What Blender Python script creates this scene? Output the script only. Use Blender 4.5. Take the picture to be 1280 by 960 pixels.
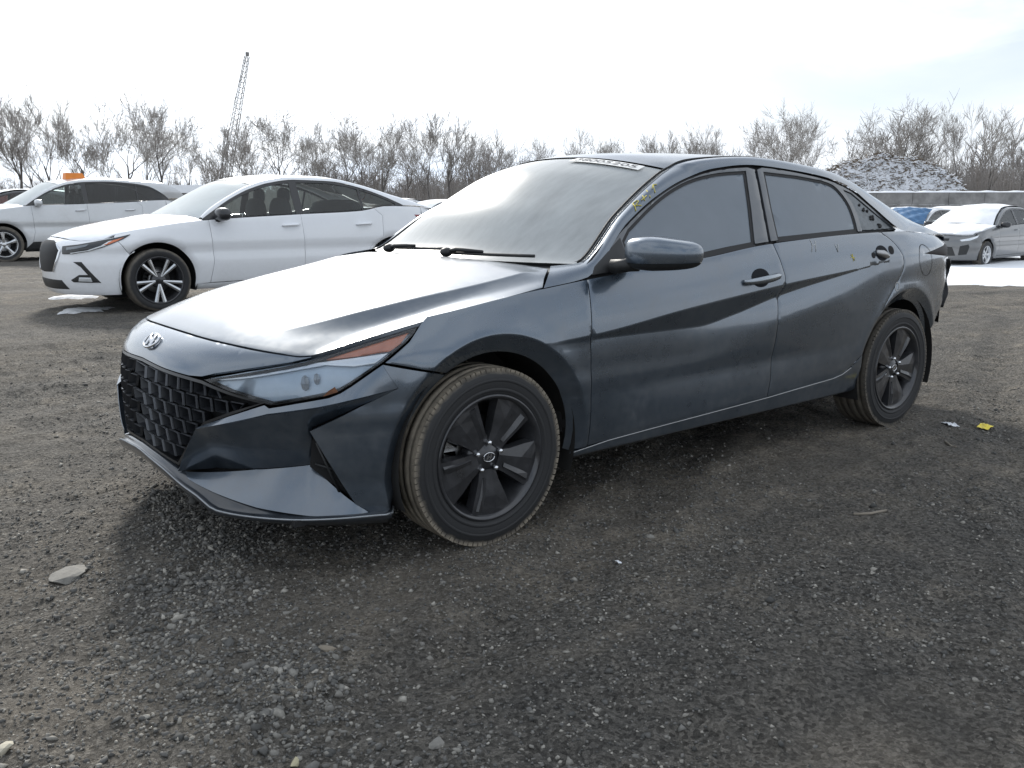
import bpy, bmesh, math, random
import numpy as np
from mathutils import Vector, Matrix
from mathutils.geometry import delaunay_2d_cdt
from mathutils.bvhtree import BVHTree

for o in list(bpy.data.objects):
    bpy.data.objects.remove(o)
scene = bpy.context.scene
COL = scene.collection
R = math.radians

# ---------------------------------------------------------------- camera, sky, sun, exposure
cam_data = bpy.data.cameras.new('camera')
cam_data.sensor_width = 36.0
cam_data.lens = 36.0 * 1100.0 / 1280.0
cam_data.clip_start = 0.05
cam_data.clip_end = 3000
cam = bpy.data.objects.new('camera', cam_data)
COL.objects.link(cam)
CAM_POS = Vector((-1.771, -3.231, 1.164))
yaw, pit, rol = .671, -.199, -.003
fw = Vector((math.sin(yaw)*math.cos(pit), math.cos(yaw)*math.cos(pit), math.sin(pit)))
rt = Vector((math.cos(yaw), -math.sin(yaw), 0))
up = rt.cross(fw)
rt2 = rt*math.cos(rol) + up*math.sin(rol)
up2 = -rt*math.sin(rol) + up*math.cos(rol)
cam.matrix_world = Matrix(((rt2.x, up2.x, -fw.x, CAM_POS.x), (rt2.y, up2.y, -fw.y, CAM_POS.y),
                           (rt2.z, up2.z, -fw.z, CAM_POS.z), (0, 0, 0, 1)))
scene.camera = cam

SUN_EL = R(29)
SUN_AZ = math.atan2(.34, .94)          # from +y towards +x
world = bpy.data.worlds.new('World')
scene.world = world
world.use_nodes = True
wn, wl = world.node_tree.nodes, world.node_tree.links
wn.clear()
w_out = wn.new('ShaderNodeOutputWorld')
w_bg = wn.new('ShaderNodeBackground')
w_bg.inputs['Strength'].default_value = 0.11
sky = wn.new('ShaderNodeTexSky')
sky.sky_type = 'NISHITA'
sky.sun_disc = False
sky.sun_elevation = SUN_EL
sky.sun_rotation = SUN_AZ
sky.air_density = 1.0
sky.dust_density = 1.2
# thin bright cloud sheet over the whole sky, denser and thinner by noise
tc = wn.new('ShaderNodeTexCoord')
sep = wn.new('ShaderNodeSeparateXYZ')
wl.new(tc.outputs['Generated'], sep.inputs[0])
zc = wn.new('ShaderNodeMath'); zc.operation = 'MAXIMUM'; zc.inputs[1].default_value = 0.0
wl.new(sep.outputs['Z'], zc.inputs[0])
za = wn.new('ShaderNodeMath'); za.operation = 'ADD'; za.inputs[1].default_value = 0.22
wl.new(zc.outputs[0], za.inputs[0])
dx = wn.new('ShaderNodeMath'); dx.operation = 'DIVIDE'
dy = wn.new('ShaderNodeMath'); dy.operation = 'DIVIDE'
wl.new(sep.outputs['X'], dx.inputs[0]); wl.new(za.outputs[0], dx.inputs[1])
wl.new(sep.outputs['Y'], dy.inputs[0]); wl.new(za.outputs[0], dy.inputs[1])
cmb = wn.new('ShaderNodeCombineXYZ')
wl.new(dx.outputs[0], cmb.inputs[0]); wl.new(dy.outputs[0], cmb.inputs[1])
nz = wn.new('ShaderNodeTexNoise')
nz.inputs['Scale'].default_value = 1.1
nz.inputs['Detail'].default_value = 7
nz.inputs['Roughness'].default_value = .55
nz.inputs['Distortion'].default_value = .4
wl.new(cmb.outputs[0], nz.inputs['Vector'])
mr = wn.new('ShaderNodeMapRange')
mr.inputs['From Min'].default_value = .34; mr.inputs['From Max'].default_value = .56
mr.inputs['To Min'].default_value = .40; mr.inputs['To Max'].default_value = 1.0
wl.new(nz.outputs['Fac'], mr.inputs['Value'])
cl = wn.new('ShaderNodeValToRGB')
cl.color_ramp.elements[0].position = .3; cl.color_ramp.elements[0].color = (7.9, 8.9, 10.3, 1)
cl.color_ramp.elements[1].position = .62; cl.color_ramp.elements[1].color = (10.0, 10.5, 11.1, 1)
wl.new(nz.outputs['Fac'], cl.inputs[0])
# haze brightens the cloud sheet around the sun
dt = wn.new('ShaderNodeVectorMath'); dt.operation = 'DOT_PRODUCT'
dt.inputs[1].default_value = (math.sin(SUN_AZ)*math.cos(SUN_EL), math.cos(SUN_AZ)*math.cos(SUN_EL), math.sin(SUN_EL))
wl.new(tc.outputs['Generated'], dt.inputs[0])
dm = wn.new('ShaderNodeMath'); dm.operation = 'MAXIMUM'; dm.inputs[1].default_value = 0; wl.new(dt.outputs['Value'], dm.inputs[0])
dp_ = wn.new('ShaderNodeMath'); dp_.operation = 'POWER'; dp_.inputs[1].default_value = 12; wl.new(dm.outputs[0], dp_.inputs[0])
da = wn.new('ShaderNodeMath'); da.operation = 'MULTIPLY_ADD'; da.inputs[1].default_value = 1.25; da.inputs[2].default_value = 1.0; wl.new(dp_.outputs[0], da.inputs[0])
cs = wn.new('ShaderNodeVectorMath'); cs.operation = 'SCALE'; wl.new(cl.outputs[0], cs.inputs[0]); wl.new(da.outputs[0], cs.inputs['Scale'])
mx = wn.new('ShaderNodeMix'); mx.data_type = 'RGBA'
hzm = wn.new('ShaderNodeMath'); hzm.operation = 'MULTIPLY_ADD'; hzm.inputs[1].default_value = -3.2; hzm.inputs[2].default_value = 1.12; hzm.use_clamp = True
wl.new(zc.outputs[0], hzm.inputs[0])
hmx = wn.new('ShaderNodeMath'); hmx.operation = 'MAXIMUM'; wl.new(hzm.outputs[0], hmx.inputs[0]); wl.new(mr.outputs[0], hmx.inputs[1])
wl.new(hmx.outputs[0], mx.inputs[0]); wl.new(sky.outputs[0], mx.inputs[6]); wl.new(cs.outputs[0], mx.inputs[7])
wl.new(mx.outputs[2], w_bg.inputs['Color'])
wl.new(w_bg.outputs[0], w_out.inputs[0])

sun_data = bpy.data.lights.new('sun', 'SUN')
sun_data.energy = 4.2
sun_data.angle = R(9)
sun_data.color = (1, .95, .87)
sun = bpy.data.objects.new('sun', sun_data)
COL.objects.link(sun)
sd = Vector((math.sin(SUN_AZ)*math.cos(SUN_EL), math.cos(SUN_AZ)*math.cos(SUN_EL), math.sin(SUN_EL)))
sun.rotation_euler = sd.to_track_quat('Z', 'Y').to_euler()
sun.location = (0, 0, 40)
vs = scene.view_settings
vs.view_transform = 'Standard'; vs.look = 'None'; vs.exposure = 0.0; vs.gamma = 1.0
vs.use_curve_mapping = False
scene.cycles.max_bounces = 8
scene.cycles.transparent_max_bounces = 16

# ---------------------------------------------------------------- helpers
def pchip(pts):
    x = [p[0] for p in pts]; y = [p[1] for p in pts]; n = len(x)
    h = [x[i+1]-x[i] for i in range(n-1)]; d = [(y[i+1]-y[i])/h[i] for i in range(n-1)]
    m = [0.0]*n; m[0] = d[0]; m[-1] = d[-1]
    for i in range(1, n-1):
        if d[i-1]*d[i] > 0:
            w1 = 2*h[i]+h[i-1]; w2 = h[i]+2*h[i-1]; m[i] = (w1+w2)/(w1/d[i-1]+w2/d[i])
    def f(q):
        if q <= x[0]: return y[0]
        if q >= x[-1]: return y[-1]
        i = 0
        while q > x[i+1]: i += 1
        t = (q-x[i])/h[i]; t2 = t*t; t3 = t2*t
        return (2*t3-3*t2+1)*y[i]+(t3-2*t2+t)*h[i]*m[i]+(-2*t3+3*t2)*y[i+1]+(t3-t2)*h[i]*m[i+1]
    return f

def lin(pts):
    xs = [p[0] for p in pts]; ys = [p[1] for p in pts]
    return lambda q: float(np.interp(q, xs, ys))

def smooth(t):
    t = max(0, min(1, t)); return t*t*(3-2*t)

def tag(o, label=None, cat=None, group=None, kind=None):
    if label: o['label'] = label
    if cat: o['category'] = cat
    if group: o['group'] = group
    if kind: o['kind'] = kind
    return o

def empty(name, loc=(0, 0, 0), parent=None):
    o = bpy.data.objects.new(name, None)
    o.empty_display_size = .1
    COL.objects.link(o); o.location = loc
    if parent: o.parent = parent
    return o

def link(name, me, mat=None, parent=None, loc=None):
    o = bpy.data.objects.new(name, me)
    COL.objects.link(o)
    if mat is not None and len(me.materials) == 0: me.materials.append(mat)
    if parent: o.parent = parent
    if loc: o.location = loc
    return o

def mesh_from(verts, faces, name='mesh', smooth_=True):
    me = bpy.data.meshes.new(name)
    me.from_pydata([tuple(v) for v in verts], [], [tuple(f) for f in faces])
    if smooth_: me.polygons.foreach_set('use_smooth', [True]*len(me.polygons))
    me.update()
    return me

def mir(verts, faces):
    return [(v[0], -v[1], v[2]) for v in verts], [tuple(reversed(f)) for f in faces]

class MB:
    """collects simple solids into one mesh"""
    def __init__(s): s.v = []; s.f = []; s.sm = []
    def add(s, verts, faces, sm=False):
        b = len(s.v); s.v += [tuple(p) for p in verts]
        s.f += [tuple(i+b for i in f) for f in faces]; s.sm += [sm]*len(faces); return s
    def box(s, c, d, rz=0, ry=0, rx=0):
        M = Matrix.Rotation(rz, 3, 'Z') @ Matrix.Rotation(ry, 3, 'Y') @ Matrix.Rotation(rx, 3, 'X')
        vs_ = []
        for sx in (-.5, .5):
            for sy in (-.5, .5):
                for sz in (-.5, .5):
                    vs_.append(Vector(c)+M @ Vector((sx*d[0], sy*d[1], sz*d[2])))
        return s.add(vs_, [(0, 1, 3, 2), (4, 6, 7, 5), (0, 4, 5, 1), (2, 3, 7, 6), (0, 2, 6, 4), (1, 5, 7, 3)])
    def tube(s, pts, rad, n=6, cap=True, sm=True):
        pts = [Vector(p) for p in pts]; m = len(pts)
        rad = rad if isinstance(rad, (list, tuple)) else [rad]*m
        rings = []; ref = Vector((0, 0, 1))
        for i, p in enumerate(pts):
            d = (pts[min(i+1, m-1)]-pts[max(i-1, 0)]).normalized()
            a = d.cross(ref)
            if a.length < .05: a = d.cross(Vector((1, 0, 0)))
            a.normalize(); b = d.cross(a)
            rings.append([p+rad[i]*(math.cos(2*math.pi*k/n)*a+math.sin(2*math.pi*k/n)*b) for k in range(n)])
        vs_ = [q for r in rings for q in r]; fs = []
        for i in range(m-1):
            for k in range(n):
                fs.append((i*n+k, i*n+(k+1) % n, (i+1)*n+(k+1) % n, (i+1)*n+k))
        if cap: fs += [tuple(range(n))[::-1], tuple((m-1)*n+k for k in range(n))]
        return s.add(vs_, fs, sm)
    def lathe(s, prof, n=48, axis='y', c=(0, 0, 0), close=False, sm=True):
        """prof: list of (axial, radius); axis y"""
        vs_ = []; m = len(prof)
        for k in range(n):
            a = 2*math.pi*k/n
            for (ax, r) in prof:
                vs_.append((c[0]+r*math.cos(a), c[1]+ax, c[2]+r*math.sin(a)))
        fs = []
        for k in range(n):
            k2 = (k+1) % n
            for i in range(m-1 if not close else m):
                j = (i+1) % m
                fs.append((k*m+i, k*m+j, k2*m+j, k2*m+i))
        return s.add(vs_, fs, sm)
    def ellipsoid(s, c, r, nu=16, nv=10, e=1.0):
        vs_ = []; fs = []
        def pw(x): return math.copysign(abs(x)**e, x)
        for i in range(nv+1):
            t = -math.pi/2+math.pi*i/nv
            for k in range(nu):
                a = 2*math.pi*k/nu
                vs_.append((c[0]+r[0]*pw(math.cos(t))*pw(math.cos(a)), c[1]+r[1]*pw(math.cos(t))*pw(math.sin(a)), c[2]+r[2]*pw(math.sin(t))))
        for i in range(nv):
            for k in range(nu):
                fs.append((i*nu+k, i*nu+(k+1) % nu, (i+1)*nu+(k+1) % nu, (i+1)*nu+k))
        return s.add(vs_, fs, True)
    def prism(s, poly, fn0, fn1, sm=False):
        """poly of 2D points, fn0/fn1 map to the two faces"""
        n = len(poly)
        vs_ = [fn0(*p) for p in poly]+[fn1(*p) for p in poly]
        fs = [tuple(range(n)), tuple(range(2*n-1, n-1, -1))]
        for i in range(n):
            j = (i+1) % n; fs.append((i, i+n, j+n, j))
        return s.add(vs_, fs, sm)
    def build(s, name, mat, parent=None, loc=None):
        me = bpy.data.meshes.new(name)
        me.from_pydata(s.v, [], s.f)
        me.polygons.foreach_set('use_smooth', s.sm)
        bm = bmesh.new(); bm.from_mesh(me); bmesh.ops.recalc_face_normals(bm, faces=bm.faces); bm.to_mesh(me); bm.free()
        me.update()
        return link(name, me, mat, parent, loc)

# value noise on numpy grids
def vnoise(x, y, seed=0):
    x = np.asarray(x, float); y = np.asarray(y, float)
    xi = np.floor(x).astype(np.int64); yi = np.floor(y).astype(np.int64)
    xf = x-xi; yf = y-yi
    def h(a, b):
        n = (a*374761393+b*668265263+seed*974634777) & 0x7fffffff
        n = ((n ^ (n >> 13))*1274126177) & 0x7fffffff
        return ((n ^ (n >> 16)) & 0xffff)/65535.0
    u = xf*xf*(3-2*xf); v = yf*yf*(3-2*yf)
    return (h(xi, yi)*(1-u)+h(xi+1, yi)*u)*(1-v)+(h(xi, yi+1)*(1-u)+h(xi+1, yi+1)*u)*v
def fbm(x, y, oct=4, seed=0, gain=.5):
    t = 0; a = 1; s = 0
    for i in range(oct):
        t = t+a*(vnoise(x*2**i, y*2**i, seed+i)-.5); s += a; a *= gain
    return t/s

# ---------------------------------------------------------------- 2D patches laid on curved surfaces
def pip(px, py, poly):
    px = np.asarray(px); py = np.asarray(py); ins = np.zeros(px.shape, bool); n = len(poly); j = n-1
    for i in range(n):
        xi, yi = poly[i]; xj, yj = poly[j]
        c = ((yi > py) != (yj > py))
        with np.errstate(divide='ignore', invalid='ignore'):
            t = (xj-xi)*(py-yi)/((yj-yi) if yj != yi else 1e-12)+xi
        ins ^= c & (px < t); j = i
    return ins
def segdist(px, py, poly, closed=True):
    d = np.full(np.asarray(px).shape, 1e9); n = len(poly)
    for i in range(n if closed else n-1):
        ax, ay = poly[i]; bx, by = poly[(i+1) % n]
        ex, ey = bx-ax, by-ay; L = ex*ex+ey*ey+1e-15
        t = np.clip(((px-ax)*ex+(py-ay)*ey)/L, 0, 1)
        d = np.minimum(d, np.hypot(px-ax-t*ex, py-ay-t*ey))
    return d
def densify(poly, res, closed=True):
    out = []; n = len(poly)
    for i in range(n if closed else n-1):
        a = poly[i]; b = poly[(i+1) % n]
        k = max(1, int(math.ceil(math.hypot(b[0]-a[0], b[1]-a[1])/res)))
        out += [(a[0]+(b[0]-a[0])*j/k, a[1]+(b[1]-a[1])*j/k) for j in range(k)]
    if not closed: out.append(poly[-1])
    return out
def area2(poly):
    return sum(poly[i][0]*poly[(i+1) % len(poly)][1]-poly[(i+1) % len(poly)][0]*poly[i][1] for i in range(len(poly)))
def inset(poly, g):
    if area2(poly) < 0: poly = poly[::-1]
    out = []; n = len(poly)
    for i in range(n):
        a, b, c = poly[i-1], poly[i], poly[(i+1) % n]
        e1 = (b[0]-a[0], b[1]-a[1]); e2 = (c[0]-b[0], c[1]-b[1])
        l1 = math.hypot(*e1)+1e-12; l2 = math.hypot(*e2)+1e-12
        n1 = (-e1[1]/l1, e1[0]/l1); n2 = (-e2[1]/l2, e2[0]/l2)
        m = (n1[0]+n2[0], n1[1]+n2[1]); q = max(.35, 1+n1[0]*n2[0]+n1[1]*n2[1])
        out.append((b[0]+m[0]*g/q, b[1]+m[1]*g/q))
    return out
def smooth_poly(pts, it=2, closed=False):
    for _ in range(it):
        out = []; n = len(pts)
        for i in range(n if closed else n-1):
            a = pts[i]; b = pts[(i+1) % n]
            out += [(a[0]*.75+b[0]*.25, a[1]*.75+b[1]*.25), (a[0]*.25+b[0]*.75, a[1]*.25+b[1]*.75)]
        if not closed: out = [pts[0]]+out[1:-1]+[pts[-1]]
        pts = out
    return pts

CENTER = Vector((1.3, 0, .62))
def patch_geo(poly, fn, res=.025, g=.002, creases=(), holes=(), fold=.012, center=CENTER, roll=.0012):
    poly = inset(list(poly), g) if g else list(poly)
    if area2(poly) < 0: poly = poly[::-1]
    bd = densify(poly, res)
    pts = list(bd); edges = [(i, (i+1) % len(bd)) for i in range(len(bd))]
    loops = [list(range(len(bd)))]
    for h in holes:
        hd = densify(h, res); b = len(pts)
        pts += hd; edges += [(b+i, b+(i+1) % len(hd)) for i in range(len(hd))]
        loops.append(list(range(b, b+len(hd))))
    if roll:      # a ring just inside the edge so that the edge rounds off
        for p in inset(bd, .006): pts.append(p)
    ax = [p[0] for p in bd]; ay = [p[1] for p in bd]
    gx, gy = np.meshgrid(np.arange(min(ax), max(ax), res), np.arange(min(ay), max(ay), res))
    gx = gx+(np.arange(gx.shape[0]) % 2)[:, None]*res*.5
    gx = gx.ravel(); gy = gy.ravel()
    ok = pip(gx, gy, bd) & (segdist(gx, gy, bd) > res*.55)
    for h in holes: ok &= ~pip(gx, gy, h) & (segdist(gx, gy, h) > res*.5)
    cr = []; sup = []
    for c in creases:
        cd = densify(c, res, False)
        cx = np.array([p[0] for p in cd]); cy = np.array([p[1] for p in cd])
        ci = pip(cx, cy, bd) & (segdist(cx, cy, bd) > res*.35)
        for h in holes: ci &= ~pip(cx, cy, h) & (segdist(cx, cy, h) > res*.35)
        ok &= (segdist(gx, gy, cd, False) > res*.6)
        cr.append((cd, ci))
        # two support lines close to the crease keep its shading crisp
        for off in (.006, -.006):
            sp = []
            for i, p in enumerate(cd):
                a, b = cd[max(0, i-1)], cd[min(len(cd)-1, i+1)]
                ex, ey = b[0]-a[0], b[1]-a[1]; L = math.hypot(ex, ey)+1e-12
                sp.append((p[0]-ey/L*off, p[1]+ex/L*off))
            sx_ = np.array([p[0] for p in sp]); sy_ = np.array([p[1] for p in sp])
            si = pip(sx_, sy_, bd) & (segdist(sx_, sy_, bd) > res*.3)
            for h in holes: si &= ~pip(sx_, sy_, h) & (segdist(sx_, sy_, h) > res*.3)
            sup += [(p, bool(k)) for p, k in zip(sp, si)]
    sup = [p for p, k in sup if k and all(min(math.hypot(p[0]-q[0], p[1]-q[1]) for q in cd) > .0045 for cd, ci in cr)]
    pts += list(zip(gx[ok].tolist(), gy[ok].tolist()))+sup
    for cd, ci in cr:
        last = None
        for p, k in zip(cd, ci):
            if k:
                pts.append(p)
                if last is not None: edges.append((last, len(pts)-1))
                last = len(pts)-1
            else: last = None
    vo, eo, fo, ov, oe, of = delaunay_2d_cdt([Vector(p) for p in pts], edges, [], 0, 1e-6)
    V2 = np.array([(v.x, v.y) for v in vo])
    F = np.array([f[:3] for f in fo])
    cx = V2[F].mean(1)
    keep = pip(cx[:, 0], cx[:, 1], bd)
    for h in holes: keep &= ~pip(cx[:, 0], cx[:, 1], h)
    a_ = V2[F]; ar = np.abs((a_[:, 1, 0]-a_[:, 0, 0])*(a_[:, 2, 1]-a_[:, 0, 1])-(a_[:, 2, 0]-a_[:, 0, 0])*(a_[:, 1, 1]-a_[:, 0, 1]))
    F = F[keep & (ar > 1e-9)]
    P3 = np.array([fn(float(a), float(b)) for a, b in V2])
    P3[:, 1] *= -1            # v -> world y
    # orient outwards
    n = np.cross(P3[F[:, 1]]-P3[F[:, 0]], P3[F[:, 2]]-P3[F[:, 0]])
    out = (n*(P3[F].mean(1)-np.array(center))).sum()
    if out < 0: F = F[:, ::-1]; n = -n
    vn = np.zeros_like(P3)
    for k in range(3): np.add.at(vn, F[:, k], n)
    vn /= (np.linalg.norm(vn, axis=1)[:, None]+1e-12)
    omap = {}
    for i, o in enumerate(ov):
        for q in o: omap[q] = i
    verts = P3.tolist(); faces = F.tolist()
    if fold:
        for lp in loops:
            idx = [omap.get(i) for i in lp if omap.get(i) is not None]
            b = len(verts)
            if roll:
                for i in set(idx): P3[i] -= vn[i]*roll
                for i in set(idx): verts[i] = P3[i].tolist()
            for i in idx: verts.append(P3[i].tolist())
            for i in idx: verts.append((P3[i]-vn[i]*fold).tolist())
            m = len(idx)
            e0 = {}
            for k in range(m):
                k2 = (k+1) % m; faces.append([b+k, b+k2, b+m+k2, b+m+k])
    return verts, faces

def patch(name, poly, fn, mat, parent, both=True, parent2=None, **kw):
    v, f = patch_geo(poly, fn, **kw)
    o = link(name, mesh_from(v, f, name), mat, parent)
    if both:
        v2, f2 = mir(v, f)
        o2 = link(name, mesh_from(v2, f2, name), mat, parent2 or parent)
        return o, o2
    return o

def grid_geo(fn, na, nb, a0=0, a1=1, b0=0, b1=1, center=CENTER, out=True):
    P3 = []
    for i in range(na+1):
        for j in range(nb+1):
            u, v, z = fn(a0+(a1-a0)*i/na, b0+(b1-b0)*j/nb); P3.append((u, -v, z))
    F = []
    for i in range(na):
        for j in range(nb):
            q = i*(nb+1)+j; F.append((q, q+1, q+nb+2, q+nb+1))
    A = np.array(P3); FF = np.array(F)
    n = np.cross(A[FF[:, 1]]-A[FF[:, 0]], A[FF[:, 2]]-A[FF[:, 0]])+np.cross(A[FF[:, 2]]-A[FF[:, 0]], A[FF[:, 3]]-A[FF[:, 0]])
    if (n*(A[FF].mean(1)-np.array(center))).sum() < 0: F = [tuple(reversed(f)) for f in F]
    return P3, F
def gridpart(name, fn, mat, parent, na=20, nb=10, both=True, parent2=None, thick=0, **kw):
    v, f = grid_geo(fn, na, nb, **kw)
    o = link(name, mesh_from(v, f, name), mat, parent)
    if both:
        v2, f2 = mir(v, f); return o, link(name, mesh_from(v2, f2, name), mat, parent2 or parent)
    return o

# ---------------------------------------------------------------- materials
MATS = {}
def node_mat(name):
    m = bpy.data.materials.new(name); m.use_nodes = True
    n, l = m.node_tree.nodes, m.node_tree.links
    return m, n, l, n['Principled BSDF']
def simple(name, col, rough=.5, metal=0, coat=0, spec=.5, noise=0, nscale=8, bump=0, bscale=60, coatr=.05, emit=0):
    m, n, l, b = node_mat(name)
    b.inputs['Base Color'].default_value = (*col, 1); b.inputs['Roughness'].default_value = rough
    b.inputs['Metallic'].default_value = metal; b.inputs['Coat Weight'].default_value = coat
    b.inputs['Coat Roughness'].default_value = coatr
    b.inputs['Specular IOR Level'].default_value = spec
    if noise or bump:
        t = n.new('ShaderNodeTexCoord')
    if noise:
        nt = n.new('ShaderNodeTexNoise'); nt.inputs['Scale'].default_value = nscale; nt.inputs['Detail'].default_value = 6
        nt.inputs['Roughness'].default_value = .65
        l.new(t.outputs['Object'], nt.inputs['Vector'])
        rp = n.new('ShaderNodeMapRange'); rp.inputs['From Min'].default_value = .25; rp.inputs['From Max'].default_value = .75
        rp.inputs['To Min'].default_value = 1-noise; rp.inputs['To Max'].default_value = 1+noise
        l.new(nt.outputs['Fac'], rp.inputs['Value'])
        mm = n.new('ShaderNodeVectorMath'); mm.operation = 'SCALE'; mm.inputs[0].default_value = col
        l.new(rp.outputs[0], mm.inputs['Scale']); l.new(mm.outputs[0], b.inputs['Base Color'])
        r2 = n.new('ShaderNodeMapRange'); r2.inputs['To Min'].default_value = max(.02, rough-.12); r2.inputs['To Max'].default_value = min(1, rough+.15)
        l.new(nt.outputs['Fac'], r2.inputs['Value']); l.new(r2.outputs[0], b.inputs['Roughness'])
    if bump:
        nb_ = n.new('ShaderNodeTexNoise'); nb_.inputs['Scale'].default_value = bscale; nb_.inputs['Detail'].default_value = 4
        l.new(t.outputs['Object'], nb_.inputs['Vector'])
        bp_ = n.new('ShaderNodeBump'); bp_.inputs['Strength'].default_value = bump; bp_.inputs['Distance'].default_value = .01
        l.new(nb_.outputs['Fac'], bp_.inputs['Height']); l.new(bp_.outputs[0], b.inputs['Normal'])
    MATS[name] = m
    return m
def paint(name, col, metal=.6, rough=.32, dust=.25, dustcol=(.21, .2, .185), coat=1.0, dscale=3, low=.35, coatr=.05, cior=1.55):
    """car paint: metallic base under a clear coat, with road film in noise patches and towards the sills"""
    m, n, l, b = node_mat(name)
    t = n.new('ShaderNodeTexCoord')
    nt = n.new('ShaderNodeTexNoise'); nt.inputs['Scale'].default_value = dscale; nt.inputs['Detail'].default_value = 9; nt.inputs['Roughness'].default_value = .68
    l.new(t.outputs['Object'], nt.inputs['Vector'])
    n2 = n.new('ShaderNodeTexNoise'); n2.inputs['Scale'].default_value = 28; n2.inputs['Detail'].default_value = 2
    l.new(t.outputs['Object'], n2.inputs['Vector'])
    sx = n.new('ShaderNodeSeparateXYZ'); l.new(t.outputs['Object'], sx.inputs[0])
    lo = n.new('ShaderNodeMapRange'); lo.inputs['From Min'].default_value = .15; lo.inputs['From Max'].default_value = .65
    lo.inputs['To Min'].default_value = low; lo.inputs['To Max'].default_value = 0
    l.new(sx.outputs['Z'], lo.inputs['Value'])
    r1 = n.new('ShaderNodeMapRange'); r1.inputs['From Min'].default_value = .42; r1.inputs['From Max'].default_value = .72
    r1.inputs['To Min'].default_value = dust*.25; r1.inputs['To Max'].default_value = dust
    l.new(nt.outputs['Fac'], r1.inputs['Value'])
    ad = n.new('ShaderNodeMath'); ad.operation = 'ADD'; l.new(r1.outputs[0], ad.inputs[0])
    ml = n.new('ShaderNodeMath'); ml.operation = 'MULTIPLY'; l.new(lo.outputs[0], ml.inputs[0]); l.new(nt.outputs['Fac'], ml.inputs[1])
    l.new(ml.outputs[0], ad.inputs[1])
    sp = n.new('ShaderNodeMath'); sp.operation = 'MULTIPLY'; sp.inputs[1].default_value = 1.7
    m3 = n.new('ShaderNodeMath'); m3.operation = 'MULTIPLY'; l.new(ad.outputs[0], m3.inputs[0]); l.new(n2.outputs['Fac'], m3.inputs[1]); l.new(m3.outputs[0], sp.inputs[0])
    sp.use_clamp = True
    mc = n.new('ShaderNodeMix'); mc.data_type = 'RGBA'; mc.inputs[6].default_value = (*col, 1); mc.inputs[7].default_value = (*dustcol, 1)
    l.new(sp.outputs[0], mc.inputs[0]); l.new(mc.outputs[2], b.inputs['Base Color'])
    mm = n.new('ShaderNodeMapRange'); mm.inputs['To Min'].default_value = metal; mm.inputs['To Max'].default_value = 0
    l.new(sp.outputs[0], mm.inputs['Value']); l.new(mm.outputs[0], b.inputs['Metallic'])
    mr_ = n.new('ShaderNodeMapRange'); mr_.inputs['To Min'].default_value = rough; mr_.inputs['To Max'].default_value = .8
    l.new(sp.outputs[0], mr_.inputs['Value']); l.new(mr_.outputs[0], b.inputs['Roughness'])
    mk = n.new('ShaderNodeMapRange'); mk.inputs['To Min'].default_value = coat; mk.inputs['To Max'].default_value = coat*.35
    l.new(sp.outputs[0], mk.inputs['Value']); l.new(mk.outputs[0], b.inputs['Coat Weight'])
    m4 = n.new('ShaderNodeMapRange'); m4.inputs['To Min'].default_value = coatr; m4.inputs['To Max'].default_value = .4
    l.new(sp.outputs[0], m4.inputs['Value']); l.new(m4.outputs[0], b.inputs['Coat Roughness'])
    b.inputs['Coat IOR'].default_value = cior
    MATS[name] = m
    return m
def glass(name, tint=(.6, .66, .65), dust=.12, rough=.02, streak=False, dustcol=(.55, .56, .55), ior=1.5):
    """a pane: fresnel reflection, tinted see-through and a thin film of dust"""
    m = bpy.data.materials.new(name); m.use_nodes = True
    n, l = m.node_tree.nodes, m.node_tree.links; n.clear()
    out = n.new('ShaderNodeOutputMaterial')
    tr = n.new('ShaderNodeBsdfTransparent'); tr.inputs[0].default_value = (*tint, 1)
    gl = n.new('ShaderNodeBsdfGlossy'); gl.inputs['Roughness'].default_value = rough
    fr = n.new('ShaderNodeFresnel'); fr.inputs[0].default_value = ior
    m1 = n.new('ShaderNodeMixShader'); l.new(fr.outputs[0], m1.inputs[0]); l.new(tr.outputs[0], m1.inputs[1]); l.new(gl.outputs[0], m1.inputs[2])
    df = n.new('ShaderNodeBsdfDiffuse'); df.inputs[0].default_value = (*dustcol, 1)
    tl = n.new('ShaderNodeBsdfTranslucent'); tl.inputs[0].default_value = (*dustcol, 1)
    m2 = n.new('ShaderNodeMixShader'); m2.inputs[0].default_value = .12; l.new(df.outputs[0], m2.inputs[1]); l.new(tl.outputs[0], m2.inputs[2])
    t = n.new('ShaderNodeTexCoord'); mp = n.new('ShaderNodeMapping')
    if streak:
        mp.inputs['Rotation'].default_value = (0, R(-38), R(25)); mp.inputs['Scale'].default_value = (1.2, 14, 9)
    l.new(t.outputs['Object'], mp.inputs[0])
    nt = n.new('ShaderNodeTexNoise'); nt.inputs['Scale'].default_value = 1.6 if streak else 4; nt.inputs['Detail'].default_value = 7; nt.inputs['Roughness'].default_value = .6
    l.new(mp.outputs[0], nt.inputs['Vector'])
    mr_ = n.new('ShaderNodeMapRange'); mr_.inputs['From Min'].default_value = .3; mr_.inputs['From Max'].default_value = .75
    mr_.inputs['To Min'].default_value = dust*(.86 if streak else .93); mr_.inputs['To Max'].default_value = dust*(1.12 if streak else 1.06)
    l.new(nt.outputs['Fac'], mr_.inputs['Value'])
    m3 = n.new('ShaderNodeMixShader'); l.new(mr_.outputs[0], m3.inputs[0]); l.new(m1.outputs[0], m3.inputs[1]); l.new(m2.outputs[0], m3.inputs[2])
    l.new(m3.outputs[0], out.inputs[0])
    MATS[name] = m
    return m

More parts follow.
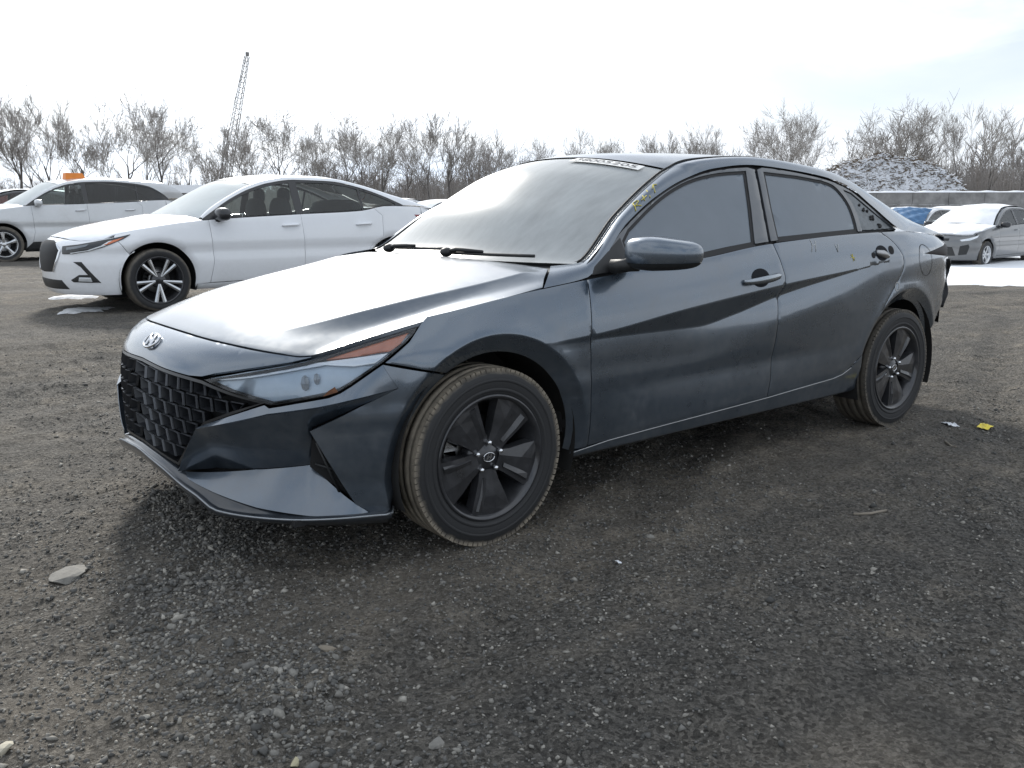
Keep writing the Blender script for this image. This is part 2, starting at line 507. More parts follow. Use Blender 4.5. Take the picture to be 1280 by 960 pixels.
PAINT = paint('paint_slate', (.078, .108, .146), metal=.8, rough=.24, dust=.2, low=.24, coatr=.08, cior=1.8)
PAINT_TOP = paint('paint_slate_dusty', (.066, .086, .112), metal=.8, rough=.28, dust=.30, dustcol=(.24, .25, .255), low=.0, coatr=.09, cior=1.55, dscale=2.2, coat=.9)
PAINTW = paint('paint_white', (.87, .89, .92), metal=0, rough=.4, dust=.07, dustcol=(.45, .43, .40), low=.30)
PAINTS = paint('paint_silver', (.66, .68, .70), metal=.2, rough=.36, dust=.2, dustcol=(.36, .34, .31), low=.5)
PAINTG = paint('paint_grey_silver', (.15, .155, .16), metal=.5, rough=.38, dust=.2, low=.5)
PAINTD = paint('paint_dark', (.03, .033, .04), metal=.3, rough=.35, dust=.2)
BLACKP = simple('black_plastic', (.018, .019, .02), .5, noise=.3)
SATIN = simple('satin_black', (.022, .023, .026), .3, coat=.3, noise=.25)
RUBBER = simple('rubber_seal', (.012, .012, .013), .65)
DARK = simple('dark_inside', (.012, .012, .013), .85)
CHROME = simple('chrome', (.75, .76, .78), .12, metal=1, noise=.08)
STEEL = simple('brushed_steel', (.42, .42, .42), .42, metal=1, noise=.2)
ALU = simple('machined_alloy', (.62, .63, .64), .28, metal=1, noise=.1)
RIMB = simple('black_rim', (.040, .041, .045), .3, metal=.3, coat=.5, noise=.45, nscale=14)
CABIN = simple('cabin_cloth', (.035, .035, .037), .9, noise=.3, nscale=25)
CABINL = simple('cabin_grey', (.12, .12, .12), .8, noise=.2)
AMBER = simple('amber_lens', (.62, .17, .06), .12, coat=1, noise=.15, nscale=30)
REDL = simple('red_lens', (.25, .012, .012), .1, coat=1)
REFLECT = simple('lamp_reflector', (.74, .78, .82), .2, metal=.5, noise=.15, nscale=12)
LAMPBLUE = simple('lamp_bezel', (.50, .60, .70), .3, metal=.25, coat=.8, noise=.15)
GLASS_SIDE = glass('tinted_side_glass', (.13, .15, .16), .34, dustcol=(.60, .68, .77))
GLASS_WS = glass('windshield_glass', (.62, .68, .66), .52, streak=True, dustcol=(.80, .83, .83), rough=.26)
GLASS_CLEAR = glass('clear_car_glass', (.80, .88, .86), .05)
GLASS_DARK = glass('privacy_glass', (.08, .085, .09), .06)
LENS = glass('lamp_lens', (.93, .95, .97), .05, dustcol=(.5, .55, .6))
SNOW = simple('snow', (.82, .84, .87), .75, noise=.06, nscale=6, bump=.35, bscale=22)
# ---------------------------------------------------------------- wheels
def tyre_mat(name, mud):
    m, n, l, b = node_mat(name)
    t = n.new('ShaderNodeTexCoord'); s = n.new('ShaderNodeSeparateXYZ'); l.new(t.outputs['Object'], s.inputs[0])
    xx = n.new('ShaderNodeMath'); xx.operation = 'MULTIPLY'; l.new(s.outputs['X'], xx.inputs[0]); l.new(s.outputs['X'], xx.inputs[1])
    zz = n.new('ShaderNodeMath'); zz.operation = 'MULTIPLY_ADD'; l.new(s.outputs['Z'], zz.inputs[0]); l.new(s.outputs['Z'], zz.inputs[1]); l.new(xx.outputs[0], zz.inputs[2])
    r = n.new('ShaderNodeMath'); r.operation = 'SQRT'; l.new(zz.outputs[0], r.inputs[0])
    nt = n.new('ShaderNodeTexNoise'); nt.inputs['Scale'].default_value = 22; nt.inputs['Detail'].default_value = 8; nt.inputs['Roughness'].default_value = .7
    l.new(t.outputs['Object'], nt.inputs['Vector'])
    rr = n.new('ShaderNodeMath'); rr.operation = 'MULTIPLY_ADD'; rr.inputs[1].default_value = .024; l.new(nt.outputs['Fac'], rr.inputs[0]); l.new(r.outputs[0], rr.inputs[2])
    mp = n.new('ShaderNodeMapRange'); mp.inputs['From Min'].default_value = .306; mp.inputs['From Max'].default_value = .324
    mp.inputs['To Max'].default_value = mud
    l.new(rr.outputs[0], mp.inputs['Value'])
    mf = n.new('ShaderNodeMath'); mf.operation = 'MULTIPLY'; l.new(mp.outputs[0], mf.inputs[0])
    n3 = n.new('ShaderNodeMapRange'); n3.inputs['From Min'].default_value = .3; n3.inputs['From Max'].default_value = .6; n3.inputs['To Min'].default_value = .45
    l.new(nt.outputs['Fac'], n3.inputs['Value']); l.new(n3.outputs[0], mf.inputs[1])
    mc = n.new('ShaderNodeMix'); mc.data_type = 'RGBA'; mc.inputs[6].default_value = (.022, .0225, .024, 1); mc.inputs[7].default_value = (.33, .285, .22, 1)
    l.new(mf.outputs[0], mc.inputs[0]); l.new(mc.outputs[2], b.inputs['Base Color'])
    b.inputs['Roughness'].default_value = .68
    bp_ = n.new('ShaderNodeBump'); bp_.inputs['Strength'].default_value = .25; bp_.inputs['Distance'].default_value = .004
    l.new(nt.outputs['Fac'], bp_.inputs['Height']); l.new(bp_.outputs[0], b.inputs['Normal'])
    return m
TYRE_MUD = tyre_mat('muddy_tyre', .75)
TYRE = tyre_mat('tyre_rubber', .35)

def make_tyre(Rr, Rt, w, mat, parent, detail=True):
    """outer face towards -y; axis y; w = width"""
    h = w/2
    prof = [(h*.90, Rr-.004), (h*.98, Rr+.008), (h*1.0, Rr+.03), (h*1.03, (Rr+Rt)/2+.005), (h*.99, Rt-.028), (h*.93, Rt-.012), (h*.84, Rt-.004)]
    half = list(prof)
    rib = []
    if detail:
        for g0 in (.62, .22):
            rib += [(h*(g0+.05), Rt-.001), (h*(g0+.045), Rt-.004), (h*(g0-.045), Rt-.004), (h*(g0-.05), Rt)]
    pos = half+rib+[(0, Rt)]
    full = [(-a, r) for a, r in pos]+[(a, r) for a, r in reversed(pos[:-1])]
    mb = MB().lathe(full, 96 if detail else 40)
    if detail:   # raised sidewall ring and shoulder blocks
        mb.lathe([(-h*1.028, Rr+.046), (-h*1.045, Rr+.049), (-h*1.045, Rr+.054), (-h*1.028, Rr+.057)], 96)
        mb.lathe([(-h*.985, Rr+.011), (-h*1.02, Rr+.015), (-h*1.02, Rr+.020), (-h*.999, Rr+.024)], 96)
        for k in range(90):
            a = 2*math.pi*k/90
            for sg in (-1, 1):
                c = (math.cos(a)*(Rt-.0095), sg*h*.87, math.sin(a)*(Rt-.0095))
                mb.box(c, (.014, h*.17, .0175), ry=-a)
    return mb.build('tyre', mat, parent)

def spoke_mesh(pts, th, depth, crease):
    """pts: half outline list (r, left angle offset m, right offset m) -> prism with a raised crease"""
    V = []; F = []
    n = len(pts)
    for (r, a, b, yf, yc) in pts:
        # across: left edge, left top, crease, right top, right edge (y towards -y = outwards)
        V += [(r, yf+depth, -a), (r, yf, -a*.93), (r, yc, (b-a)*.5+crease), (r, yf, b*.93), (r, yf+depth, b)]
    for i in range(n-1):
        for k in range(4):
            q = i*5+k; F.append((q, q+1, q+6, q+5))
    out = []
    c, s = math.cos(th), math.sin(th)
    for (r, y, t) in V: out.append((r*c-t*s, y, r*s+t*c))
    return out, F

def make_wheel(parent, loc, side, Rr, Rt, w, tyre_m, rim_m, style, rot0, detail=True, lug_m=CHROME, steer=0):
    """side=-1: outer face towards -y"""
    root = empty('wheel', loc, parent)
    if side > 0: root.rotation_euler = (0, 0, math.pi)
    if steer: root.rotation_euler = (0, 0, root.rotation_euler[2]+steer)
    make_tyre(Rr, Rt, w, tyre_m, root, detail)
    h = w/2
    N = 72 if detail else 36
    # rim barrel
    mb = MB().lathe([(-h*.93, Rr+.002), (-h*1.0, Rr+.001), (-h*1.0, Rr-.008), (-h*.86, Rr-.015), (-h*.6, Rr-.03), (h*.2, Rr-.045), (h*.9, Rr-.02), (h*.93, Rr+.002)], N)
    rim = mb.build('rim', rim_m, root)
    # hub disc
    yo = -h*.72
    hb = MB().lathe([(yo-.004, .0), (yo-.006, .028), (yo-.002, .033), (yo+.004, .06), (yo+.012, .078), (yo+.05, .082)], 36)
    hb.build('hub', rim_m, root)
    if style == 'wide5':
        for k in range(5):
            th = R(rot0)+2*math.pi*k/5
            v1, f1 = spoke_mesh([(.045, .036, .036, yo, yo-.004), (.085, .044, .050, yo-.004, yo-.008), (.14, .060, .080, yo-.008, yo-.016), (.185, .074, .100, yo-.010, yo-.016), (Rr-.008, .086, .112, yo-.012, yo-.014)], th, .035, .016)
            m = MB().add(v1, f1, False)
            # second, lower facet along the trailing side of the spoke
            v2, f2 = spoke_mesh([(.075, .012, .004, yo-.006, yo-.010), (.14, .018, .006, yo-.012, yo-.020), (Rr-.03, .026, .006, yo-.012, yo-.018)], th-.16, .016, -.006)
            m.add(v2, f2, False)
            m.build('spoke', rim_m, root)
    elif style == 'twin5':
        for k in range(5):
            th = R(rot0)+2*math.pi*k/5
            m = MB()
            for sg in (-1, 1):
                v1, f1 = spoke_mesh([(.04, .013, .013, yo, yo-.003), (Rr-.012, .021, .021, yo-.015, yo-.020)], th, .03, 0)
                dth = sg*.19
                c, s = math.cos(dth), math.sin(dth)
                v1 = [((x*c-z*s), y, (x*s+z*c)) if math.hypot(x, z) > .1 else (x, y, z) for x, y, z in v1]
                m.add(v1, f1, False)
            m.build('spoke', ALU, root)
    elif style == 'five':
        for k in range(5):
            th = R(rot0)+2*math.pi*k/5
            v1, f1 = spoke_mesh([(.04, .03, .03, yo, yo-.004), (.12, .024, .024, yo-.008, yo-.014), (Rr-.012, .04, .04, yo-.012, yo-.016)], th, .03, 0)
            MB().add(v1, f1, False).build('spoke', rim_m, root)
    if detail:
        for k in range(5):
            th = R(rot0+36)+2*math.pi*k/5
            c = (.052*math.cos(th), yo-.002, .052*math.sin(th))
            MB().lathe([(-.016, 0), (-.015, .006), (-.010, .009), (.0, .0095)], 8, c=c).build('lug_nut', lug_m, root)
        # emblem on the cap: ring and slanted letter strokes
        eb = MB().tube([(.019*math.cos(a)*1.25, yo-.009, .0125*math.sin(a)*1.25) for a in np.linspace(0, 2*math.pi, 25)], .0022, 5, cap=False)
        eb.box((-.007, yo-.009, 0), (.0045, .003, .022), ry=.35); eb.box((.007, yo-.009, 0), (.0045, .003, .022), ry=.35)
        eb.box((0, yo-.009, 0), (.012, .003, .0045), ry=-.3)
        eb.build('cap_emblem', CHROME, root)
    # brake
    MB().lathe([(h*.05, .03), (h*.05, .135), (h*.13, .135), (h*.13, .03)], 36).build('brake_disc', STEEL, root)
    cal = MB()
    for a in np.linspace(R(145), R(195), 4):
        cal.box((.125*math.cos(a), h*.02, .125*math.sin(a)), (.05, .05, .05), ry=-a)
    cal.build('brake_caliper', ALU if detail else DARK, root)
    MB().lathe([(h*.5, 0), (h*.5, Rr-.03)], 24).build('wheel_back', DARK, root)
    return root

# ================================================================ the slate grey sedan
zL = pchip([(-.9, .66), (.3, .68), (.456, .684), (1.076, .676), (1.321, .709), (1.601, .764), (2.045, .83), (2.52, .888), (3.7, .93)])
zU = pchip([(-.9, .69), (.3, .69), (.454, .698), (.962, .756), (1.602, .816), (2.464, .884), (2.52, .893), (3.7, .94)])
vL = pchip([(-.9, .905), (.2, .905), (.45, .900), (1.076, .873), (1.6, .879), (2.1, .893), (2.52, .908), (3.7, .905)])
vU = pchip([(-.9, .903), (.2, .905), (.454, .909), (1, .913), (2.5, .910), (3.7, .90)])
zB = pchip([(-.9, .70), (-.6, .752), (-.285, .806), (.125, .866), (.254, .88), (.459, .902), (1.142, .958), (1.482, .994), (1.664, 1.006), (2.32, 1.031), (2.7, 1.035), (3.1, 1.01), (3.45, .97), (3.7, .96)])
vB = pchip([(-.9, .852), (-.3, .855), (.2, .860), (.459, .866), (1.5, .862), (2.7, .85), (3.1, .84), (3.7, .84)])
Lz = pchip([(.14, .82), (.2, .905), (.25, .905), (.35, .908), (.5, .911), (.6, .900), (.65, .878), (.70, .838), (.74, .777), (.80, .65), (.9, .5)])
PP, QQ = 2.6, 2.5
rtap = pchip([(2.4, 1), (2.7, .995), (2.95, .975), (3.2, .932), (3.34, .885), (3.5, .80), (3.65, .68), (3.8, .5)])
AF, AR_, RA = (.02, .315), (2.742, .312), .360
vM = pchip([(-.9, .905), (.2, .905), (.45, .900), (1.0, .875), (1.3, .884), (1.6, .899), (2.0, .908), (2.5, .913), (3.7, .905)])
def sect(u, z):
    k = smooth((-u-.28)/.12)      # the bumper keeps its width lower down than the sill does
    rows = [(.16, .76+.115*k), (.205, .80+.082*k), (.235, .862+.022*k), (.30, .876+.008*k), (.48, min(vL(u), vM(u))-.003), (zL(u)-.115, vM(u)), (zL(u), vL(u)), (zU(u), vU(u)), (zB(u), vB(u)), (zB(u)+.5, vB(u)-.5)]
    bul = (0, 0, 0, .004, .004, .003, 0, .006, 0)
    if z <= rows[0][0]: return rows[0][1]
    for i in range(9):
        a, b = rows[i], rows[i+1]
        if z <= b[0]:
            t = (z-a[0])/max(1e-6, b[0]-a[0]); return a[1]+(b[1]-a[1])*t+bul[i]*4*t*(1-t)
    return rows[-1][1]
def Sraw(u, z):
    v = sect(u, z)*rtap(u)
    if u < 0:
        r = min(1, -u/Lz(z)); v *= max(0, 1-r**PP)**(1/QQ)
    return v
def flare(u, z):
    o = 0
    for c in (AF, AR_):
        r = math.hypot(u-c[0], z-c[1])
        if r < .424: o -= .042*((.424-r)/.064)**.9 if r < .424 else 0
        if r > .36: o += .005*math.exp(-((r-.43)/.035)**2)
    return o
def Sp(u, z): return (u, Sraw(u, z)+flare(u, z), z)
def phi_of(u, z):
    return math.acos(min(1, max(0, (-u/Lz(z))))**(PP/2))
KP = .8
def Pf(a, z, off=0):
    """front surface: a = plan angle * KP (signed), pushed out by off"""
    ph = a/KP; s = math.sin(ph); c = max(0, math.cos(ph))
    L = Lz(z); u = -L*c**(2/PP); v = sect(u, z)*math.copysign(abs(s)**(2/QQ), s)
    if v > 0: v += flare(u, z)*(1 if abs(s) > .9 else 0)
    else: v -= flare(u, z)*(1 if abs(s) > .9 else 0)
    if off:
        # outward normal of the plan curve
        W = sect(u, z); nu = -(abs(u)/L)**(PP-1)/L; nv = math.copysign((min(1, abs(v)/W))**(QQ-1)/W, v)
        q = math.hypot(nu, nv)+1e-9; u += off*nu/q; v += off*nv/q
    return (u, v, z)
def ph(pts): return [(R(p[0])*KP, p[1]) for p in pts]
def arc(c, r, a0, a1, n=24):
    return [(c[0]+r*math.cos(R(a0+(a1-a0)*i/n)), c[1]+r*math.sin(R(a0+(a1-a0)*i/n))) for i in range(n+1)]
ring_f = arc(AF, .424, -10, 200, 60); ring_r = arc(AR_, .424, -20, 200, 60)
rowU = [(u, zU(u)) for u in np.linspace(.2, 2.5, 60)]
rowL = [(u, zL(u)) for u in np.linspace(.46, 2.5, 60)]
rowM = [(u, zL(u)-.115) for u in np.linspace(1.1, 2.5, 40)]
row48 = [(u, .30) for u in np.linspace(.3, 2.5, 40)]

car = tag(empty('sedan_car', (0, 0, 0)), 'dark slate grey sedan with black wheels and yellow crayon marks on its windshield pillar', 'car')
def sub(n, parent=car): return empty(n, (0, 0, 0), parent)

# ---- side panels
fd = [(.463, .902), (.448, .688), (.459, .47), (.468, .268)]
sill = [(.39, .256), (.583, .274), (.837, .283), (1.183, .293), (1.609, .306), (2.116, .330)]
bg = [(1.589, .999), (1.612, .93), (1.632, .856), (1.618, .76), (1.609, .69), (1.604, .50), (1.601, .385), (1.588, .306)]
fender = [(-.395, .684), (-.262, .65)]+arc(AF, RA, 121, -8, 40)+[(.40, .256)]+fd[::-1]
fender += [(u, zB(u)) for u in np.linspace(.44, -.22, 16)]+[(-.246, .796), (-.302, .744)]
patch('fender', fender, Sp, PAINT, car, res=.022, creases=[ring_f, rowU])
fdoor = fd[::-1]+[(u, zB(u)) for u in np.linspace(.5, 1.57, 24)]+bg+[(1.183, .293), (.837, .283), (.583, .274)]
door_f = patch('front_door', fdoor, Sp, PAINT, car, res=.022, creases=[rowU, rowL, row48])
rback = smooth_poly([(2.509, 1.030), (2.59, .985), (2.650, .92), (2.667, .86), (2.63, .80), (2.56, .74), (2.46, .64), (2.385, .53), (2.345, .44), (2.27, .372), (2.17, .336), (2.116, .330)], 2)
rdoor = bg[::-1]+[(u, zB(u)) for u in np.linspace(1.61, 2.48, 20)]+rback+[(1.8, .313)]
door_r = patch('rear_door', rdoor, Sp, PAINT, car, res=.022, creases=[rowU, rowL, row48])
tl_top = [(3.46, .953), (3.3, .946), (3.1, .930), (2.90, .912)]
tl_bot = [(2.90, .910), (3.1, .898), (3.3, .882), (3.38, .876)]
quarter = rback[:-6][::-1]+[(u, zB(u)-.001) for u in np.linspace(2.53, 3.44, 22)]+tl_top+tl_bot[1:]+[(3.42, .84), (3.40, .76), (3.36, .68), (3.30, .62), (3.20, .57), (3.12, .50), (3.10, .455)]
quarter += arc(AR_, RA, 24, 166, 40)+[(2.375, .41)]
patch('quarter_panel', quarter, Sp, PAINT, car, res=.022, creases=[ring_r])
rock = [(.395, .253)]+[(p[0], p[1]-.005) for p in sill[1:]]+[(2.27, .360), (2.36, .42), (2.372, .36), (2.372, .24), (2.3, .205), (.40, .200)]
patch('sill_panel', rock, lambda u, z: (u, Sraw(u, z)-.008, z), PAINT, car, res=.03, creases=[[(.4, .235), (2.3, .235)]])
SILLM = simple('sill_glint', (.40, .41, .42), .4, metal=.5)  # pale tube paints in the thin line of light along the door bottoms
for sg in (1, -1):
    MB().tube([(u, -sg*(Sraw(u, z)+.001), z-.002) for u, z in [(float(x), float(np.interp(x, [p[0] for p in sill], [p[1] for p in sill]))) for x in np.linspace(.40, 2.116, 40)]+[(2.19, .341), (2.26, .368)]], .0022, 5).build('sill_glint', SILLM, car)
patch('tail_light', tl_top[::-1]+[(3.46, .90)]+tl_bot[::-1][:-1], lambda u, z: (u, Sraw(u, z)-.006, z), simple('tail_lamp_dark', (.015, .011, .012), .55, spec=.2), car, res=.02)
# fuel door: a thin groove ring in the quarter panel
fc = (2.92, .876)
gr = [(fc[0]+.085*math.cos(a)-.02*math.sin(a), fc[1]+.085*math.sin(a)) for a in np.linspace(0, 2*math.pi, 40, endpoint=False)]
gri = [(fc[0]+.0815*math.cos(a)-.019*math.sin(a), fc[1]+.0815*math.sin(a)) for a in np.linspace(0, 2*math.pi, 40, endpoint=False)]
patch('fuel_door_gap', gr, lambda u, z: (u, Sraw(u, z)+.0012, z), RUBBER, car, both=False, res=.02, g=0, holes=[gri[::-1]], fold=0, roll=0)
# scuff marks on the paint at the rear door
for (cx, cz, r) in ((2.60, .755, .022),):
    o_ = [(cx+r*math.cos(a), cz+r*1.1*math.sin(a)) for a in np.linspace(0, 2*math.pi, 20, endpoint=False)]
    i_ = [(cx+(r-.004)*math.cos(a), cz+(r-.004)*1.1*math.sin(a)) for a in np.linspace(0, 2*math.pi, 20, endpoint=False)]
    patch('chalk_ring', o_, lambda u, z: (u, Sraw(u, z)+flare(u, z)+.0012, z), simple('chalk', (.5, .5, .48), .9), car, both=False, res=.02, g=0, holes=[i_[::-1]], fold=0, roll=0)

# ---- greenhouse
def Gv(u, z): return vB(u)*rtap(u)-.014-.575*(z-zB(u))+.03*max(0, z-zB(u))*max(0, 1.36-z)
def Gp(off): return lambda u, z: (u, Gv(u, z)+off, z)
Dl = [(.47, .905), (.51, .941), (.773, 1.096), (1.002, 1.204), (1.207, 1.276), (1.425, 1.325), (1.70, 1.345), (1.878, 1.339), (2.184, 1.307), (2.401, 1.262), (2.53, 1.175), (2.662, 1.081), (2.715, 1.037)]
Ds = smooth_poly(Dl, 2)
fg = smooth_poly([(.774, 1.070), (.988, 1.182), (1.201, 1.262), (1.411, 1.302), (1.629, 1.315)], 2)
fglass = [(.72, .93), (.725, 1.03)]+fg+[(1.555, 1.15), (1.482, 1.001), (1.3, .984), (1.142, .966), (.95, .948)]
rgl = [(1.767, 1.314), (2.01, 1.3)]+smooth_poly([(2.2, 1.281), (2.291, 1.262), (2.335, 1.21), (2.352, 1.164), (2.345, 1.10), (2.321, 1.042)], 2)+[(2.0, 1.031), (1.664, 1.018), (1.705, 1.15)]
tri = [(2.37, 1.235), (2.42, 1.222), (2.53, 1.145), (2.672, 1.048), (2.50, 1.043), (2.375, 1.045), (2.397, 1.12), (2.395, 1.18)]
bgl = [(1.716, 1.338), (1.714, 1.317), (1.594, 1.003)]
belt_f = [(u, zB(u)+.003) for u in np.linspace(1.57, .5, 20)]
belt_r = [(u, zB(u)+.003) for u in np.linspace(2.69, 1.62, 20)]
cutf = [p for p in Ds if p[0] < 1.71]; cutr = [p for p in Ds if p[0] > 1.73]
frf = cutf+[(1.712, 1.332), (1.59, 1.004)]+belt_f
frr = [(1.722, 1.332)]+cutr+belt_r+[(1.60, 1.006)]
FRAME = paint('paint_frame', (.05, .06, .073), metal=.3, rough=.42, dust=.3, low=0)
def under(panels, name, poly, fn, mat, **kw):
    return patch(name, poly, fn, mat, panels[0], parent2=panels[1], **kw)
under(door_f, 'window_frame', frf, Gp(-.004), FRAME, holes=[inset(fglass, -.006)[::-1]], res=.03, g=.004)
under(door_r, 'window_frame', frr, Gp(-.004), FRAME, holes=[inset(rgl, -.006)[::-1], inset(tri, -.006)[::-1]], res=.03, g=.004)
under(door_f, 'window_seal', inset(fglass, -.014), Gp(-.010), RUBBER, holes=[inset(fglass, .008)[::-1]], res=.03, g=0, fold=0, roll=0)
under(door_r, 'window_seal', inset(rgl, -.014), Gp(-.010), RUBBER, holes=[inset(rgl, .008)[::-1]], res=.03, g=0, fold=0, roll=0)
under(door_f, 'window', inset(fglass, .006), Gp(-.014), GLASS_SIDE, res=.04, g=0, fold=0, roll=0)
under(door_r, 'window', inset(rgl, .006), Gp(-.014), GLASS_SIDE, res=.04, g=0, fold=0, roll=0)
QTRIM = simple('quarter_trim', (.16, .175, .185), .5, noise=.4, nscale=40)
under(door_r, 'corner_trim', tri, Gp(-.010), QTRIM, res=.03, g=0, fold=.006)
# torn clips left in the corner trim
cl_ = MB()
rnd = random.Random(3)
for i in range(13):
    t = i/12
    u = 2.46+.10*t+rnd.uniform(-.02, .02); z = 1.165-.115*t+rnd.uniform(-.012, .012)
    cl_.ellipsoid((u, -(Gv(u, z)-.006), z), (rnd.uniform(.006, .013), .006, rnd.uniform(.004, .011)), 7, 5)
cl_.build('torn_clips', RUBBER, door_r[0])
# dark door-top seal behind the frames
sealpoly = [(p[0], p[1]+.012) for p in Ds]+[(2.72, 1.03), (2.3, 1.02), (1.2, .955), (.46, .895)]
patch('door_opening_seal', sealpoly, Gp(-.022), RUBBER, car, res=.05, g=0, fold=0, roll=0, holes=[inset(fglass, -.004)[::-1], inset(rgl, -.004)[::-1]])

# ---- roof structure: centre line C, edge E, door line D (same stations)
ST = [-1, 0, 1, 2, 3, 4, 5, 6, 7, 8, 9, 10, 11]
E_ = [(.391, .74, .946), (.516, .77, .956), (.778, .70, 1.126), (1.033, .635, 1.258), (1.178, .60, 1.318), (1.33, .58, 1.360), (1.769, .57, 1.386), (2.319, .58, 1.344), (2.568, .60, 1.284), (2.812, .64, 1.197), (3.068, .68, 1.097), (3.178, .72, 1.047), (3.50, .70, .985)]
C_ = [(.05, 0, .95), (.30, 0, .960), (.60, 0, 1.178), (.86, 0, 1.335), (1.06, 0, 1.388), (1.25, 0, 1.412), (1.7, 0, 1.422), (2.25, 0, 1.378), (2.5, 0, 1.315), (2.78, 0, 1.217), (3.08, 0, 1.107), (3.25, 0, 1.06), (3.62, 0, 1.03)]
D_ = [(.254, .858, .881), (.465, .868, .905), (.773, .79, 1.099), (1.002, .728, 1.207), (1.207, .690, 1.279), (1.425, .662, 1.328), (1.70, .652, 1.349), (2.184, .674, 1.311), (2.401, .694, 1.266), (2.56, .762, 1.16), (2.74, .842, 1.037), (3.05, .818, 1.014), (3.44, .70, .972)]
D_ = [(u, (Gv(u, z)+.002) if 0 < i < 10 else Sraw(u, zB(u))+.001, z if i < 10 else zB(u)+.001) for i, (u, v, z) in enumerate(D_)]
def curve3(N): 
    f = [pchip([(s, p[k]) for s, p in zip(ST, N)]) for k in range(3)]
    return lambda s: (f[0](s), f[1](s), f[2](s))
Ec, Cc, Dc = curve3(E_), curve3(C_), curve3(D_)
def canopy(s, t, drop=0):
    c = Cc(s); e = Ec(s); a = abs(t)**2.2
    return (c[0]+(e[0]-c[0])*a, e[1]*t, c[2]+(e[2]-c[2])*a-drop)
def rail(s, t):
    e = Ec(s); d = Dc(s); b = math.sin(math.pi*t)
    w = .010 if s < 3.5 else .016
    if s > 9: w = .012
    return (e[0]+(d[0]-e[0])*t, e[1]+(d[1]-e[1])*t+b*w*.8, e[2]+(d[2]-e[2])*t+b*w)
gridpart('windshield', lambda s, t: canopy(s, t, .006), GLASS_WS, car, 24, 32, both=False, a0=0.0, a1=2.98, b0=-.985, b1=.985)
ft = MB()
WSF = simple('windshield_frit', (.01, .01, .011), .3)
for (s0, s1, b0, b1) in ((0, 3.0, .955, 1.0), (0, 3.0, -1.0, -.955), (2.88, 3.02, -.96, .96), (0, .22, -.96, .96)):
    v_, f_ = grid_geo(lambda s, t: canopy(s, t, .0075), 16, 16, s0, s1, b0, b1); ft.add(v_, f_, True)
ft.build('windshield_frame', WSF, car)
gridpart('roof', canopy, PAINT_TOP, car, 30, 32, both=False, a0=3.02, a1=6.35, b0=-1, b1=1)
gridpart('rear_window', lambda s, t: canopy(s, t, .006), GLASS_DARK, car, 20, 24, both=False, a0=6.4, a1=9.9, b0=-.94, b1=.94)
gridpart('trunk_lid', canopy, PAINT_TOP, car, 10, 24, both=False, a0=9.93, a1=11, b0=-1, b1=1)
gridpart('roof_rail', rail, PAINT, car, 80, 8, a0=-1, a1=11, b0=.0, b1=1)
# roof ditch moulding and pillar highlight strip
MOULD = simple('moulding', (.3, .31, .32), .3, metal=.6)
for sg in (1, -1):
    rm = MB()
    rm.tube([(lambda q: (q[0], -sg*q[1], q[2]+.001))(rail(s, .02)) for s in np.linspace(.05, 3.0, 30)], .0032, 5)
    rm.build('pillar_moulding', MOULD, car)
for sg in (1, -1):
    rm = MB()
    rm.tube([(lambda q: (q[0], -sg*q[1], q[2]-.001))(canopy(s, .978)) for s in np.linspace(.05, 3.04, 31)]+[(lambda q: (q[0], -sg*q[1], q[2]+.002))(canopy(s, .985)) for s in np.linspace(3.1, 6.3, 30)], .0048, 5)
    rm.build('roof_moulding', RUBBER, car)

# ---- hood
hl_l0 = pchip([(0, .7405), (4, .7402), (8, .7392), (16, .7355), (27.5, .7285), (42.3, .7145), (48, .7085), (51, .711)])
edge3 = []
for a_ in np.linspace(0, 51, 60):
    edge3.append(Pf(R(a_)*KP, hl_l0(a_)))
hz = pchip([(edge3[-1][0], edge3[-1][2]), (-.443, .750), (-.246, .798), (.125, .868), (.254, .882), (.45, .90)])
for u_ in np.linspace(edge3[-1][0]+.015, .254, 60):
    edge3.append((float(u_), Sraw(float(u_), hz(float(u_)))-.001, hz(float(u_))))
e3 = [edge3[0]]
for p_ in edge3[1:]:
    if p_[1] > e3[-1][1]+2e-5: e3.append(p_)
hfu = pchip([(p[1], p[0]) for p in e3]); hfz = pchip([(p[1], p[2]+.0012) for p in e3])
VMAX = e3[-1][1]
hru = pchip([(0, .24), (.2, .252), (.4, .295), (.6, .355), (.735, .385), (.80, .31), (VMAX, .262)])
hrz = pchip([(0, .966), (.2, .965), (.4, .959), (.6, .948), (.735, .937), (.80, .908), (VMAX, .884)])
gc_ = pchip([(0, 0), (.073, .150), (.171, .310), (.369, .540), (.664, .79), (1, 1)])
vcr = pchip([(-.75, .42), (-.705, .46), (-.425, .6), (-.117, .66), (.094, .70), (.4, .74)])
def hoodp(u, v):
    a = min(abs(v), VMAX); uf = hfu(a); ur = max(hru(a), uf+.004); t = max(0, min(1.0, (u-uf)/(ur-uf)))
    w = min(1, (a/.80))**2.6
    g = gc_(t)*(1-w)+t*w
    z = hfz(a)+(hrz(a)-hfz(a))*g
    d = a-vcr(u); k = smooth((u+.66)/.34)*smooth((.36-u)/.10)
    z += k*(.013*math.exp(-max(0, -d)/.16)*math.exp(-max(0, d)/.045)-.004*math.exp(-((d-.07)/.035)**2))
    return (u, v, z)
hedge = [(p[0], p[1]) for p in e3]
hrear = [(.262, .857), (.31, .80), (.385, .735), (.355, .60), (.295, .40), (.252, .2), (.24, 0)]
hpoly = hedge+hrear[1:]
hpoly = hpoly+[(p[0], -p[1]) for p in hpoly[::-1] if p[1] > 1e-3]
crn = [(u, vcr(u)) for u in np.linspace(-.58, .37, 54)]
